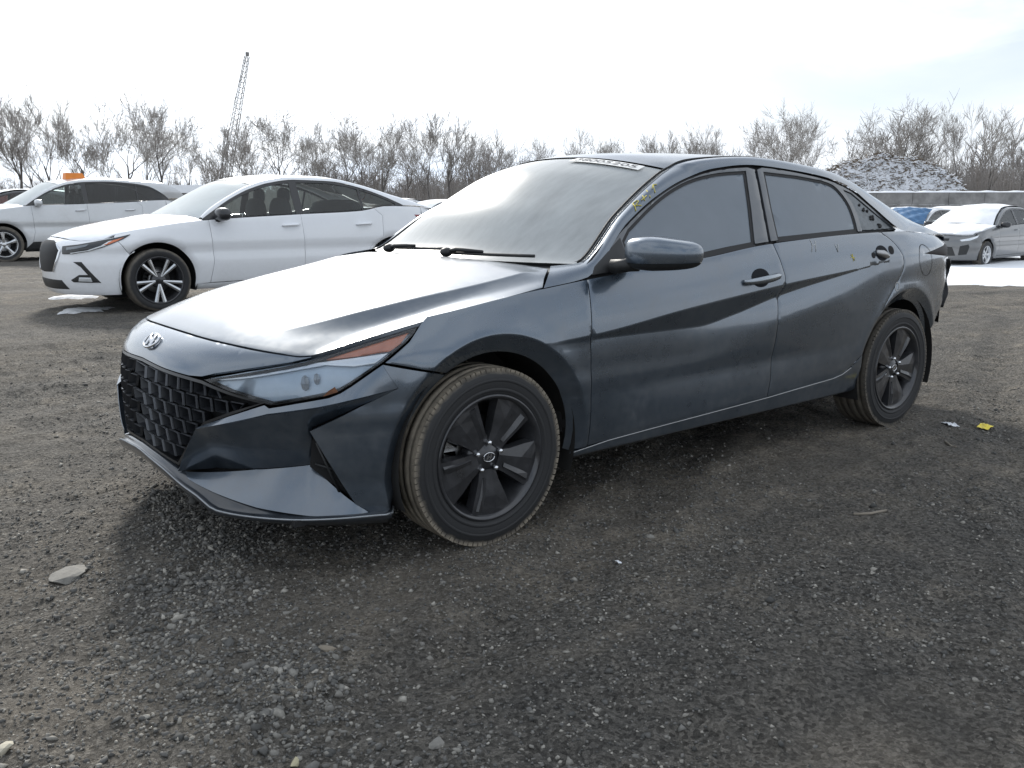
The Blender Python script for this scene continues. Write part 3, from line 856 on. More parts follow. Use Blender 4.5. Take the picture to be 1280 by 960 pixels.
patch('hood', hpoly, hoodp, PAINT_TOP, car, both=False, res=.020, g=.002, creases=[crn, [(p[0], -p[1]) for p in crn]], center=(0, 0, .3), roll=.0008)
# cowl and firewall
cow = MB()
for i in range(24):
    t = -1+2*i/23
cv, cf = grid_geo(lambda a, t: (lambda q: (q[0]-.10*(1-a)+.02, q[1], q[2]-.035+.02*a))(canopy(.02, t*.98)), 2, 24, 0, 1, -1, 1)
cow.add(cv, cf, True)
cow.build('cowl', BLACKP, car)
# wipers
def ws(s, t, d=.012):
    q = canopy(s, t); return (q[0]-d*.5, -q[1], q[2]+d)
for (t0, t1, s0, s1) in ((-.42, .16, .10, .17), (.20, .78, .04, .06)):
    w = MB()
    w.tube([ws(s0+(s1-s0)*k/8, t0+(t1-t0)*k/8, .016) for k in range(9)], .007, 6)
    w.tube([ws(-.05, t0+.04, .016), ws(.03, t0+.12, .032), ws((s0+s1)/2+.01, (t0+t1)/2, .026)], [.012, .010, .006], 6)
    w.ellipsoid(ws(-.03, t0+.06, .022), (.028, .028, .020), 10, 6)
    w.build('wiper', BLACKP, car)

# ---- nose, grille, headlights, bumper
hl_line = [(0, .7405), (4, .7402), (8, .7392), (16, .7355), (27.5, .7285), (42.3, .7145), (48, .7085), (51, .711)]
nlow = [(51, .705), (46.9, .692), (35.7, .666), (28, .646), (24, .631), (19.6, .628), (10, .633), (0, .641)]
nhalf = hl_line+nlow
nose = ph(hl_line)+ph(nlow[:-1])+[(0, .641)]+[(-a, z) for a, z in ph(nlow[:-1])[::-1]]+[(-a, z) for a, z in ph(hl_line)[::-1][:-1]]
patch('nose_panel', nose, lambda a, z: Pf(a, z), PAINT, car, both=False, res=.02, g=.0025, center=(0, 0, .5))
# headlight
hlp = ph([(24.8, .624), (35.8, .656), (46, .682), (50, .694), (60.5, .738), (68, .768), (73.6, .789), (73.4, .765), (72.2, .738), (68.3, .685), (62.2, .622), (60, .603), (57.5, .590), (50, .572), (44.1, .559)])
hls = []
hl_l, hl_r = sub('headlight'), sub('headlight')
patch('lamp_lens', hlp, lambda a, z: Pf(a, z, -.002), LENS, hl_l, parent2=hl_r, res=.03, g=.004, fold=0, roll=0, center=(0, 0, .5))
patch('lamp_housing', hlp, lambda a, z: Pf(a, z, -.030), LAMPBLUE, hl_l, parent2=hl_r, res=.04, g=.001, fold=0, roll=0, center=(0, 0, .5))
patch('lamp_rim', hlp, lambda a, z: Pf(a, z, -.003), RUBBER, hl_l, parent2=hl_r, res=.03, g=.002, holes=[inset(hlp, .009)[::-1]], fold=.03, roll=0, center=(0, 0, .5))
patch('amber_lamp', ph([(54, .698), (60.5, .724), (68, .753), (72.0, .768), (71.2, .738), (69.3, .716), (62, .706)]), lambda a, z: Pf(a, z, -.012), AMBER, hl_l, parent2=hl_r, res=.03, g=0, fold=.012, roll=.001, center=(0, 0, .5))
patch('daylight_strip', ph([(51, .687), (58, .697), (69, .711), (66.6, .682), (62, .676)]), lambda a, z: Pf(a, z, -.013), REFLECT, hl_l, parent2=hl_r, res=.03, g=0, fold=.012, roll=.001, center=(0, 0, .5))
patch('upper_strip', ph([(27.5, .631), (37, .654), (46, .677), (52, .690), (57, .688), (50, .672), (37, .640), (29, .626)]), lambda a, z: Pf(a, z, -.012), REFLECT, hl_l, parent2=hl_r, res=.03, g=0, fold=.012, roll=.001, center=(0, 0, .5))
for sg, hh in ((1, hl_l), (-1, hl_r)):
    for k_, (a, z, r_) in enumerate(((51.5, .628, .015), (54.0, .640, .011))):
        q0 = Pf(R(a)*KP, z, -.018)
        pl_ = MB().ellipsoid((q0[0], -sg*q0[1], q0[2]), (r_, r_, r_*1.7), 6, 4); pl_.sm = [False]*len(pl_.sm)
        pl_.build('projector_lens', REFLECT, hh)
    q = [Pf(R(30+6*k)*KP, .620-.008*k, -.028) for k in range(3)]
MB().add([(lambda p: (p[0], -p[1], p[2]))(Pf(R(a)*KP, z, -.0005)) for a, z in ((56.2, .589), (59.5, .602), (58.6, .618), (57.3, .606))], [(0, 1, 2, 3)]).build('broken_corner', simple('broken_plastic', (.16, .07, .035), .8, noise=.5, nscale=80), hl_l)

# bumper: side skin with the ridge that runs under the lamp
arc_pts = [(u, z) for u, z in arc(AF, RA, 122, 196, 24)]
archp = [(phi_of(u, z)*KP, z) for u, z in arc_pts]
arch_ring = [(phi_of(u, z)*KP, z) for u, z in arc(AF, .424, 116, 196, 40) if u < -.02]
bside = ph([(72.4, .602), (68.3, .679), (77.9, .6455)])+archp+ph([(72, .195), (67.3, .188), (63.2, .229), (53.4, .479)])
bmp = patch('front_bumper', bside, lambda a, z: Pf(a, z), PAINT, car, res=.018, g=.0004, creases=[arch_ring], center=(0, 0, .5), fold=.006, roll=0)
zhl = lin(ph([(24, .480), (26, .482), (42.7, .5625), (50, .567), (57.5, .584), (60, .597), (62.2, .616), (68.3, .679)]))
ztp = lin(ph([(24.4, .467), (44.1, .539), (55.3, .560), (72.4, .602)]))
RDG = .020
def ridge(a, z):
    k = min(1, max(0, (zhl(a)-z)/max(.010, zhl(a)-ztp(a))))
    return Pf(a, z, RDG*k*min(1, (R(72.4)*KP-a)/.22))
stripp = ph([(24.6, .468), (44.1, .539), (55.3, .560), (72.4, .602), (68.3, .679), (62.2, .616), (60, .597), (57.5, .584), (50, .567), (44.1, .5535), (42.7, .5615), (34, .521), (26, .481)])
patch('bumper_ridge', stripp, ridge, PAINT, bmp[0], parent2=bmp[1], res=.014, g=.0004, center=(0, 0, .5), fold=.004, roll=0)
core = lambda a, z: Pf(a, z, -.105)
gridpart('bumper_core', core, DARK, car, 40, 10, both=False, a0=-R(66)*KP, a1=R(66)*KP, b0=.20, b1=.62, center=(0, 0, .4))
ztop = lin([(R(15.6)*KP, .30), (R(24.4)*KP, .467), (R(44.1)*KP, .537), (R(55.3)*KP, .558), (R(72.4)*KP, .602)])
zbot = lin([(R(15.6)*KP, .297), (R(52.5)*KP, .347), (R(53.4)*KP, .40), (R(53.5)*KP, .479), (R(72.4)*KP, .601)])
DEP = .075
def facet(a, z):
    t = max(0, min(1, (ztop(a)-z)/max(.02, ztop(a)-zbot(a))))
    k = smooth((R(73)*KP-a)/.22)
    w = min(1, max(.0, (ztop(a)-zbot(a))/.13))
    kr = min(1, (R(72.4)*KP-a)/.22)
    return Pf(a, z, RDG*(1-t)*kr-.001-DEP*t*w*k)
under(bmp, 'recess_face', ph([(24.4, .466), (44.1, .536), (55.3, .557), (72.0, .600), (53.6, .481), (52.5, .347), (34, .322), (15.8, .297)]), facet, SATIN if False else PAINT, res=.02, g=.001, fold=.004, roll=.0, center=(0, 0, .5))
under(bmp, 'side_vent', ph([(53.4, .478), (63.2, .231), (52.5, .348)]), lambda a, z: Pf(a, z, -.05+.0*a), DARK, res=.02, g=0, fold=0, roll=0, center=(0, 0, .5))
vm = [None, None]
for i_, sg in enumerate((1, -1)):
    m = MB()
    def q(a, z, o): p = Pf(R(a)*KP, z, o); return (p[0], -sg*p[1], p[2])
    m.add([q(53.4, .478, -.003), q(63.2, .231, -.003), q(62.0, .236, -.05), q(53.4, .46, -.05)], [(0, 1, 2, 3)])
    m.tube([q(54.6, .435, -.025), q(60, .255, -.03)], .005, 5); m.tube([q(54, .36, -.04), q(58.4, .345, -.022)], .004, 5)
    m.build('vent_blade', BLACKP, bmp[i_])
zlt = lin([(R(15.6)*KP, .296), (R(34)*KP, .32), (R(52.5)*KP, .346), (R(63.2)*KP, .232), (R(67.3)*KP, .188)])
zlb = lin([(R(15.6)*KP, .293), (R(28)*KP, .258), (R(40)*KP, .223), (R(52.8)*KP, .199), (R(67.3)*KP, .186)])
def lowf(a, z):
    t = max(0, min(1, (zlt(a)-z)/max(.02, zlt(a)-zlb(a)))); k = min(1, (zlt(a)-zlb(a))/.09)*min(1, max(0, (R(63.5)*KP-a)/(R(10)*KP)))
    return Pf(a, z, -.004-DEP*(1-t)*k+.018*t)
under(bmp, 'lower_face', ph([(16.0, .2945), (34, .320), (52.5, .346), (63.2, .230), (67.0, .190), (52.8, .200), (40, .224), (28, .258)]), lowf, PAINT, res=.02, g=.001, fold=.004, roll=0, center=(0, 0, .5))
# chin lip: profile swept around the nose
lt = pchip([(0, .338), (6, .331), (15, .306), (28, .264), (40, .228), (52.8, .206), (67, .203), (77, .187)])
ld = pchip([(0, .318), (11, .298), (20, .262), (24, .246), (30, .208), (42, .200), (53, .196), (65, .196), (77, .180)])
LIPP = simple('chin_lip', (.025, .030, .037), .30, coat=.7, noise=.4, nscale=20)
def lipf(a, t):
    d = abs(a); zt = lt(d)-.003; zd = min(ld(d), zt-.006)
    w_ = .45+.55*smooth(d/30)
    prof = [(zt, -.012), (zt-.004, .002), (zd+.004, .016*w_), (zd, .032*w_), (zd-.006, .035*w_), (zd-.020, .031*w_), (zd-.045, .0), (zd-.06, -.09)]
    x = t*(len(prof)-1); i = min(len(prof)-2, int(x)); k = x-i
    z = prof[i][0]+(prof[i+1][0]-prof[i][0])*k; o = prof[i][1]+(prof[i+1][1]-prof[i][1])*k
    return Pf(R(a)*KP, max(.12, z), o*(1 if d < 66 else max(.3, 1-(d-66)/18)))
gridpart('chin_lip', lipf, LIPP, car, 72, 21, both=False, a0=-77, a1=77, center=(0, 0, .4))
edge = MB().tube([(lambda p: (p[0], -p[1], p[2]))(Pf(R(a)*KP, ld(abs(a))-.001, .034*(.45+.55*smooth(abs(a)/30))*(1 if abs(a) < 66 else max(.3, 1-(abs(a)-66)/18)))) for a in np.linspace(-77, 77, 80)], .0033, 5)
edge.build('lip_glint', simple('lip_glint_pale', (.32, .34, .36), .4, metal=.5, noise=.2), car)  # pale tube colour stands in for the sky highlight along the lip
# front undertray and liners
tr = MB()
tr.box((-.1, 0, .185), (1.15, 1.5, .02)); tr.build('undertray', DARK, car)

# grille: recessed back and one piece per cell
grille = sub('grille')
GB = simple('grille_black', (.014, .015, .017), .38, coat=.2)
GC = simple('grille_cell_dark', (.020, .022, .026), .42, metal=.0, coat=.12, noise=.25, nscale=30)
GE = simple('grille_edge_glint', (.10, .105, .115), .36, metal=.3, coat=.3)  # lighter colour paints highlights onto the top and one side of each cell
gout = [(0, .640), (10, .632), (19.6, .626), (24.4, .621), (33, .596), (42.6, .567), (34, .523), (26, .480), (20.5, .40), (15.2, .313), (6.6, .329), (0, .3375)]
gh_ = ph(gout); gfull = gh_+[(-a, z) for a, z in gh_[::-1] if a > 1e-6]
patch('grille_back', gfull, lambda a, z: Pf(a, z, -.06), DARK, grille, both=False, res=.05, g=-.006, fold=0, roll=0, center=(0, 0, .5))
patch('grille_surround', gfull, lambda a, z: Pf(a, z, -.004), GB, grille, both=False, res=.03, g=.001, holes=[inset(gfull, .010)[::-1]], fold=.05, roll=0, center=(0, 0, .5))
gcl = inset(gfull, .006)
rows_n = 9
z0_, z1_ = .315, .645
def clip_poly(poly, clip):
    """Sutherland-Hodgman against a convex-ish star polygon edge list is not safe here: test by centroid instead"""
    return poly
nr = 7; dzr = (z1_-z0_)/nr
gx_, gy_ = [], []
for r_ in range(nr+1):
    zc0 = z0_+r_*dzr
    wcell = .066
    for k in range(-12, 13):
        ac = (k+(.5 if r_ % 2 else 0))*wcell
        bow = .020*(ac/.6)**2                        # rows droop away from the centre
        zc1 = zc0-bow+.004
        hw, hh = wcell*.5, dzr*.5
        # slanted four-sided scale
        cell = [(ac-hw*.86, zc1+hh*1.0), (ac+hw*.70, zc1+hh*.80), (ac+hw*.94, zc1-hh*.98), (ac-hw*.66, zc1-hh*.74)]
        cell = [(p_a if ac >= 0 else 2*ac-p_a, p_z) for p_a, p_z in cell]
        px_ = np.array([p[0] for p in cell]); py_ = np.array([p[1] for p in cell])
        inn = pip(px_, py_, gcl)
        cin = pip(np.array([ac]), np.array([zc1]), gcl)[0]
        if not cin or inn.sum() < 2: continue
        # pull outside corners back to the outline
        c2 = []
        for (pa, pz), i_ in zip(cell, inn):
            lo, hi = 0.0, 1.0
            if not i_:
                for _ in range(12):
                    mdl = (lo+hi)/2
                    if pip(np.array([ac+(pa-ac)*mdl]), np.array([zc1+(pz-zc1)*mdl]), gcl)[0]: lo = mdl
                    else: hi = mdl
                pa, pz = ac+(pa-ac)*lo, zc1+(pz-zc1)*lo
            c2.append((pa, pz))
        cx_, cz_ = sum(p[0] for p in c2)/4, sum(p[1] for p in c2)/4
        def pt(p, sh, off, dz=0):
            q = Pf(cx_+(p[0]-cx_)*sh, cz_+(p[1]-cz_)*sh+dz, off); return (q[0], -q[1], q[2])
        V = [pt(p, 1.0, -.012) for p in c2]+[pt(p, .92, -.004) for p in c2]+[pt(p, .62, -.046, -.004) for p in c2]
        F = []
        for i in range(4):
            j = (i+1) % 4; F += [(i, j, 4+j, 4+i), (4+i, 4+j, 8+j, 8+i)]
        F.append(tuple(8+i for i in range(4)))
        gc_ = MB().add(V, F).build('grille_cell', GC, grille)
        gc_.data.materials.append(GE)
        gc_.data.polygons.foreach_set('material_index', [1 if k_ in (0, 2) else 0 for k_ in range(len(F))])

# front emblem: oval ring with a slanted letter
em = MB()
qn = [Pf(0, .668), Pf(0, .722)]
tl = Vector((qn[1][0]-qn[0][0], 0, qn[1][2]-qn[0][2])).normalized(); nn = Vector((-tl.z, 0, tl.x))
ec = Vector((Pf(0, .696)[0], 0, .696))+nn*.006
def eo(x, y, o=0): return tuple(ec+Vector((0, x, 0))+tl*y+nn*o)
em.tube([eo(.058*math.cos(a), .030*math.sin(a)) for a in np.linspace(0, 2*math.pi, 37)], .0048, 6, cap=False)
for sx in (-1, 1):
    em.tube([eo(sx*.022-.012, -.024, .001), eo(sx*.022+.012, .024, .001)], .0056, 6)
em.tube([eo(-.022, -.010, .001), eo(0, .0, .002), eo(.022, .010, .001)], .0056, 6)
em.build('front_emblem', CHROME, car)

# ---- mirrors
for sg in (1,):
    mroot = empty('door_mirror', (0, 0, 0), car)
    cxm, cvm, czm = .672, 1.022, .994
    v_, f_ = [], []
    nu, nv = 28, 16
    for i in range(nv+1):
        t = -math.pi/2+math.pi*i/nv
        for k in range(nu):
            a = 2*math.pi*k/nu
            ca, sa, ct, stt = math.cos(a), math.sin(a), math.cos(t), math.sin(t)
            pw = lambda x, e: math.copysign(abs(x)**e, x)
            x = .085*pw(ct, .55)*pw(ca, .75); vv = .138*pw(ct, .5)*pw(sa, .62); zz = .062*pw(stt, .6)
            zz *= (1-.28*max(0, vv/.125)) if zz > 0 else (1-.12*max(0, vv/.125))
            if x > .035: x = .035+(x-.035)*.35
            x += .42*max(0, vv)
            v_.append((cxm+x, -sg*(cvm+vv), czm+zz))
    for i in range(nv):
        for k in range(nu): f_.append((i*nu+k, i*nu+(k+1) % nu, (i+1)*nu+(k+1) % nu, (i+1)*nu+k))
    cap_f = []; low_f = []
    for f in f_:
        zmid = sum(v_[i][2] for i in f)/4; vmid = sum(abs(v_[i][1]) for i in f)/4
        (cap_f if zmid > czm-.036+.02*(vmid-1.0) else low_f).append(f)
    MB().add(v_, cap_f, True).build('mirror_cap', PAINT, mroot)
    lm = MB().add([(x, y, z-.001) for x, y, z in v_], low_f, True)
    lm.add([(x, -sg*(abs(y)*.998), z) for x, y, z in v_], [], True)
    # arm and sail base
    def mp(u, v, z): return (u, -sg*v, z)
    lm.tube([mp(.600, .855, .940), mp(.615, .90, .947), mp(.645, .945, .955)], [.030, .025, .030], 10)
    lm.build('mirror_base', BLACKP, mroot)
    MB().add([mp(.706, .905, .955), mp(.735, 1.10, .955), mp(.728, 1.10, 1.03), mp(.700, .905, 1.045)], [(0, 1, 2, 3)]).build('mirror_glass', CHROME, mroot)
sail = [(.50, .915), (.53, .945), (.71, 1.045), (.708, .935), (.6, .922)]
patch('sail_trim', sail, Gp(.002), BLACKP, car, res=.04, g=0, fold=.01)

# ---- door handles
def handle(name, u0, z0, u1, z1, parent, sg):
    m = MB(); N = 14
    top = []; 
    for i in range(N+1):
        t = i/N; u = u0+(u1-u0)*t; z = z0+(z1-z0)*t
        s = Sraw(u, z); o = .034*math.sin(math.pi*min(1, max(0, (t*1.0)))) ** .5 + .004
        hgt = .021*(1-.4*abs(2*t-1)**2)
        top.append([(u, -sg*(s+o), z+hgt*.6), (u, -sg*(s+o+.010), z+hgt*.2), (u, -sg*(s+o+.006), z-hgt*.9), (u, -sg*(s+o-.010), z-hgt*.6), (u, -sg*(s+o-.012), z+hgt*.4)])
    V = [p for r in top for p in r]; F = []
    for i in range(N):
        for k in range(5): F.append((i*5+k, i*5+(k+1) % 5, i*5+5+(k+1) % 5, i*5+5+k))
    F += [(0, 1, 2, 3, 4), tuple(N*5+k for k in range(5))]
    m.add(V, F, True)
    return m.build(name, simple('handle_trim', (.30, .33, .36), .22, metal=.8, coat=.6) if 'handle_trim' not in MATS else MATS['handle_trim'], parent)
def cup(u, z, ru, rz, parents, mat):
    pl = [(u+ru*math.cos(a), z+rz*math.sin(a)) for a in np.linspace(0, 2*math.pi, 28, endpoint=False)]
    return patch('handle_cup', pl, lambda a, b: (a, Sraw(a, b)+.0015-.0*a, b), mat, parents[0], parent2=parents[1], res=.02, g=0, fold=0, roll=0)
CUPM = simple('handle_cup_dark', (.014, .016, .02), .7, spec=.15)
cup(1.455, .858, .062, .040, door_f, CUPM)
for sg, dd in ((1, door_f[0]), (-1, door_f[1])): handle('door_handle', 1.335, .848, 1.585, .868, dd, sg)
# the near rear door has lost its handle: cup, lever and open fixing holes are left
cup(2.452, .930, .055, .038, (door_r[0], door_r[1]), CUPM)
for (u, z, r) in ((2.372, .922, .016), (2.545, .942, .024)):
    cup(u, z, r, r*.9, door_r, DARK)
for i_, sg in enumerate((1, -1)):
    s = Sraw(2.45, .92)
    MB().tube([(2.40, -sg*(s-.001), .936), (2.45, -sg*(s+.006), .925), (2.505, -sg*(s+.002), .912)], [.012, .02, .012], 8).build('handle_lever', STEEL, door_r[i_])

# ---- wheels
for (x, mud) in ((0.0, TYRE_MUD), (2.72, TYRE)):
    for sg in (-1, 1):
        make_wheel(car, (x, sg*.788, .310), sg, .223, .317, .205, mud, RIMB, 'wide5', -92 if x == 0 else -80, steer=0)
# wheel wells and underbody
for c in (AF, AR_):
    for sg in (1, -1):
        m = MB(); V = []; F = []
        n = 28
        for i in range(n+1):
            a = R(-20+220*i/n)
            for y in (.87, .80, .55): V.append((c[0]+.385*math.cos(a), -sg*y, c[1]+.385*math.sin(a)))
        for i in range(n):
            for k in range(2): F.append((i*3+k, i*3+k+1, i*3+k+4, i*3+k+3))
        b = len(V); V += [(c[0]+.385*math.cos(R(-20+220*i/n)), -sg*.55, c[1]+.385*math.sin(R(-20+220*i/n))) for i in range(n+1)]
        F.append(tuple(range(b, b+n+1)))
        m.add(V, F, True); m.build('wheel_liner', simple('liner', (.016, .0155, .015), .9, noise=.4), car)
ub = MB()
ub.box((1.36, 0, .235), (1.85, 1.56, .06)); ub.box((1.36, 0, .33), (4.0, 1.04, .22)); ub.box((-.48, 0, .42), (.5, 1.0, .42)); ub.box((3.2, 0, .58), (.62, 1.2, .5))
ub.box((0, 0, .62), (.7, 1.0, .34)); ub.box((2.74, 0, .80), (.6, 1.1, .25))
ub.build('underbody', DARK, car)
inn_ = MB()
inn_.box((1.5, 0, .40), (2.2, 1.66, .12))
for sg in (-1, 1): inn_.box((1.55, sg*.80, .64), (2.1, .05, .56))
inn_.box((.42, 0, .62), (.05, 1.6, .60)); inn_.box((2.60, 0, .68), (.06, 1.55, .62))
inn_.build('cabin_tub', CABIN, car)
# cabin furniture
db = MB()
v_, f_ = grid_geo(lambda a, t: (.42+.42*a, t*.74, .925+.03*math.sin(math.pi*a)-.10*a**3), 8, 12, 0, 1, -1, 1); db.add(v_, f_, True)
db.box((.83, 0, .74), (.10, 1.46, .22)); db.build('dashboard', CABIN, car)
sw = MB().tube([(.93+.05*math.sin(a), -.36+.18*math.cos(a), .86+.17*math.sin(a)) for a in np.linspace(0, 2*math.pi, 25)], .014, 6, cap=False)
sw.box((.92, -.36, .86), (.05, .30, .05)); sw.build('steering_wheel', CABIN, car)
for y in (-.36, .36):
    s_ = MB()
    s_.ellipsoid((1.45, y, .60), (.26, .25, .09), 14, 8, .6); s_.ellipsoid((1.72, y, .90), (.08, .24, .32), 14, 10, .6)
    s_.ellipsoid((1.80, y, 1.23), (.05, .125, .085), 12, 8, .7); s_.box((1.79, y, 1.14), (.02, .10, .12))
    s_.build('front_seat', CABIN, car)
s_ = MB(); s_.ellipsoid((2.3, 0, .62), (.26, .68, .10), 14, 8, .5); s_.ellipsoid((2.5, 0, .92), (.09, .68, .30), 14, 8, .5)
for y in (-.38, .38): s_.ellipsoid((2.56, y, 1.20), (.05, .12, .06), 10, 6, .7)
s_.build('rear_seat', CABIN, car)
MB().ellipsoid((.93, 0, 1.235), (.018, .12, .035), 12, 8, .6).build('inside_mirror', BLACKP, car)
# headliner keeps the cabin dark under the roof
gridpart('headliner', lambda s, t: canopy(s, t, .03), CABINL, car, 12, 12, both=False, a0=3.1, a1=6.3, b0=-.97, b1=.97)

# ---- rear end: bumper is missing, the bare body and a dangling bracket show
rb = MB()
def tailp(t, z):
    # closing face of the tail
    return (3.30+.28*(1-abs(t)**3.0)-.0*z, Sraw(3.30, .8)*t*.985, z)
v_, f_ = grid_geo(tailp, 24, 8, -1, 1, .50, .90, center=(2.5, 0, .6)); rb.add(v_, f_, True); rb.build('rear_body', SATIN, car)
v_, f_ = grid_geo(lambda t, z: (3.42+.16*(1-abs(t)**2.6), .735*t, z), 24, 6, -1, 1, .86, .985, center=(2.5, 0, .9))
MB().add(v_, f_, True).build('trunk_face', PAINT, car)
bk = MB()
bk.tube([(3.43, -.735, .865), (3.43, -.76, .79), (3.38, -.765, .70), (3.33, -.78, .60), (3.31, -.785, .545)], [.012, .02, .014, .010, .012], 6)
bk.ellipsoid((3.31, -.787, .54), (.018, .014, .016), 8, 6); bk.tube([(3.40, -.765, .84), (3.36, -.78, .68), (3.30, -.80, .60)], .008, 6)
bk.build('bumper_bracket', SATIN, car)
bk = MB()
bk.tube([(3.09, -.835, .515), (3.14, -.82, .49), (3.17, -.80, .44), (3.12, -.81, .41), (3.04, -.82, .40)], [.022, .026, .024, .02, .014], 6)
bk.build('torn_liner', BLACKP, car)

REM = simple('torn_plastic', (.02, .021, .023), .6, noise=.4, nscale=30)
patch('bumper_remnant', [(3.34, .865), (3.47, .862), (3.48, .80), (3.45, .74), (3.42, .66), (3.37, .60), (3.33, .585), (3.345, .64), (3.38, .70), (3.385, .76), (3.40, .80)], lambda u, z: (u, Sraw(u, z)+.012+.008*math.sin(40*z), z), REM, car, res=.02, g=0, fold=.02, roll=0)
# ---- writing: yellow crayon on the pillar, lot sticker on the windshield, crayon ticks on the door
CRAY = simple('yellow_crayon', (.62, .55, .12), .9)
CRAYW = simple('white_crayon', (.55, .56, .55), .9)
def rail_pt(s, t, o=.003):
    q = rail(s, t); return Vector((q[0], -q[1]-o*.8, q[2]+o*.6))
def stroke_on_rail(seq, s0, ds, t0, dt):
    m = MB()
    for st_ in seq:
        m.tube([rail_pt(s0+ds*x, t0+dt*y) for x, y in st_], .0019, 5)
    return m
SR, DS = 1.28, .40
seq = [[(0, 0), (.05, .5), (.1, 1)], [(.1, 1), (.35, .9), (.38, .65), (.08, .5)], [(.12, .5), (.45, 0)],      # R
       [(.55, .45), (.95, .45)], [(.75, .8), (.75, .15)],                                                         # +
       [(1.15, 1), (1.2, 0)]]                                                                                     # 1
stroke_on_rail(seq, SR, DS, .86, -.62).build('crayon_mark', CRAY, car)
stroke_on_rail([[(1.62, .1), (1.72, .95)], [(1.5, .65), (1.72, .97), (1.95, .7)]], SR, DS, .86, -.62).build('crayon_arrow', CRAY, car)
def side_stroke(seq, u0, z0, sc, mat, name):
    m = MB()
    for st_ in seq:
        m.tube([(u0+sc*x, -(Sraw(u0+sc*x, z0+sc*y)+.001), z0+sc*y) for x, y in st_], .0016, 4)
    m.build(name, mat, car)
side_stroke([[(0, 0), (.3, .5), (.2, 1)], [(.3, .5), (.7, .6)], [(.6, 0), (.9, .9)]], 1.86, .955, .055, CRAYW, 'crayon_tick')
side_stroke([[(0, 1), (.3, 0), (.7, 1)]], 2.06, .948, .035, CRAYW, 'crayon_tick')
side_stroke([[(0, .5), (1, .5)], [(.5, 1), (.5, 0)], [(.1, .9), (.9, .1)]], 2.17, .90, .035, CRAY, 'crayon_star')
# sticker
def ws_pt(s, t, o): q = canopy(s, t); return Vector((q[0]-o*.7, -q[1], q[2]+o*.7))
s_lo, s_hi, t_a, t_b = 2.52, 2.86, .30, .86
st = MB(); NS = 14
V = []; F = []
for i in range(NS+1):
    for j in range(3): V.append(tuple(ws_pt(s_lo+(s_hi-s_lo)*j/2, t_a+(t_b-t_a)*i/NS, .003)))
for i in range(NS):
    for j in range(2): q = i*3+j; F.append((q, q+1, q+4, q+3))
st.add(V, F, True)
stick = st.build('lot_sticker', simple('sticker_white', (.8, .8, .78), .6), car)
fc_ = bpy.data.curves.new('lot_number', 'FONT'); fc_.body = '38005205'; fc_.size = 1; fc_.align_x = 'CENTER'; fc_.align_y = 'CENTER'
to = bpy.data.objects.new('lot_number_src', fc_); COL.objects.link(to)
dg = bpy.context.evaluated_depsgraph_get(); tme = bpy.data.meshes.new_from_object(to.evaluated_get(dg))
tv = [v.co.copy() for v in tme.vertices]; tf = [tuple(p.vertices) for p in tme.polygons]
bpy.data.objects.remove(to); bpy.data.curves.remove(fc_)
mxw = max(abs(v.x) for v in tv); mxh = max(abs(v.y) for v in tv)
nv_ = [tuple(ws_pt((s_lo+s_hi)/2+v.y/mxh*(s_hi-s_lo)*.34, (t_a+t_b)/2+v.x/mxw*(t_b-t_a)*.44, .0045)) for v in tv]
link('lot_number', mesh_from(nv_, tf, 'lot_number', False), simple('sticker_ink', (.12, .12, .13), .7), stick)
# ---------------------------------------------------------------- places in the yard
def ray_dir(px_):
    """level direction from the camera towards a column of the picture, scaled to 1 m of depth"""
    f2 = Vector((math.sin(yaw), math.cos(yaw), 0)); r2 = Vector((math.cos(yaw), -math.sin(yaw), 0))
    return f2+r2*((px_-640)/1100.0)
WS_POS = (1.08, 7.13, .10)
SUV_POS = (1.38, 18.1, .08)
HATCH_POS = (20.0, 7.05, -.29)
FAR_CARS = [(505, 30, -.02, 's', 0, 'snow-topped parked car farther back, its dark windows showing above the white sedan', 11),
            (566, 26, -.10, 's', 1, 'snow-covered car standing just behind the trunk of the white sedan', 12),
            (1200, 36, -.35, 's', 0, 'white car with a snowy roof parked under the concrete block wall', 13),
            (1268, 31, -.42, 's', 1, 'low silver car covered in snow parked behind the snowy grey hatchback', 14),
            (1172, 25, -.34, 's', 1, 'silver car wrapped with a blue tarp beyond the slate sedan', 0),
            (28, 30, .05, 'e', 3, 'dark SUV with a white snowy roof parked behind the silver SUV', 15),
            (1140, 41, -.38, 's', 2, 'grey car with snow on its roof farther back beside the block wall', 16)]
def ground_z(x, y):
    """the yard falls gently to the right and rises a little towards the back left"""
    x = np.asarray(x, float); y = np.asarray(y, float)
    t = np.clip((x-7)/10, 0, 1); t = t*t*(3-2*t)
    q = np.clip((y-2.2)/3.6, 0, 1); q = q*q*(3-2*q)
    w = np.clip((9-x)/6, 0, 1)
    return -.29*t-.06*np.clip((x-17)/15, 0, 1)+.10*q*w*np.clip((60-y)/40, 0, 1)
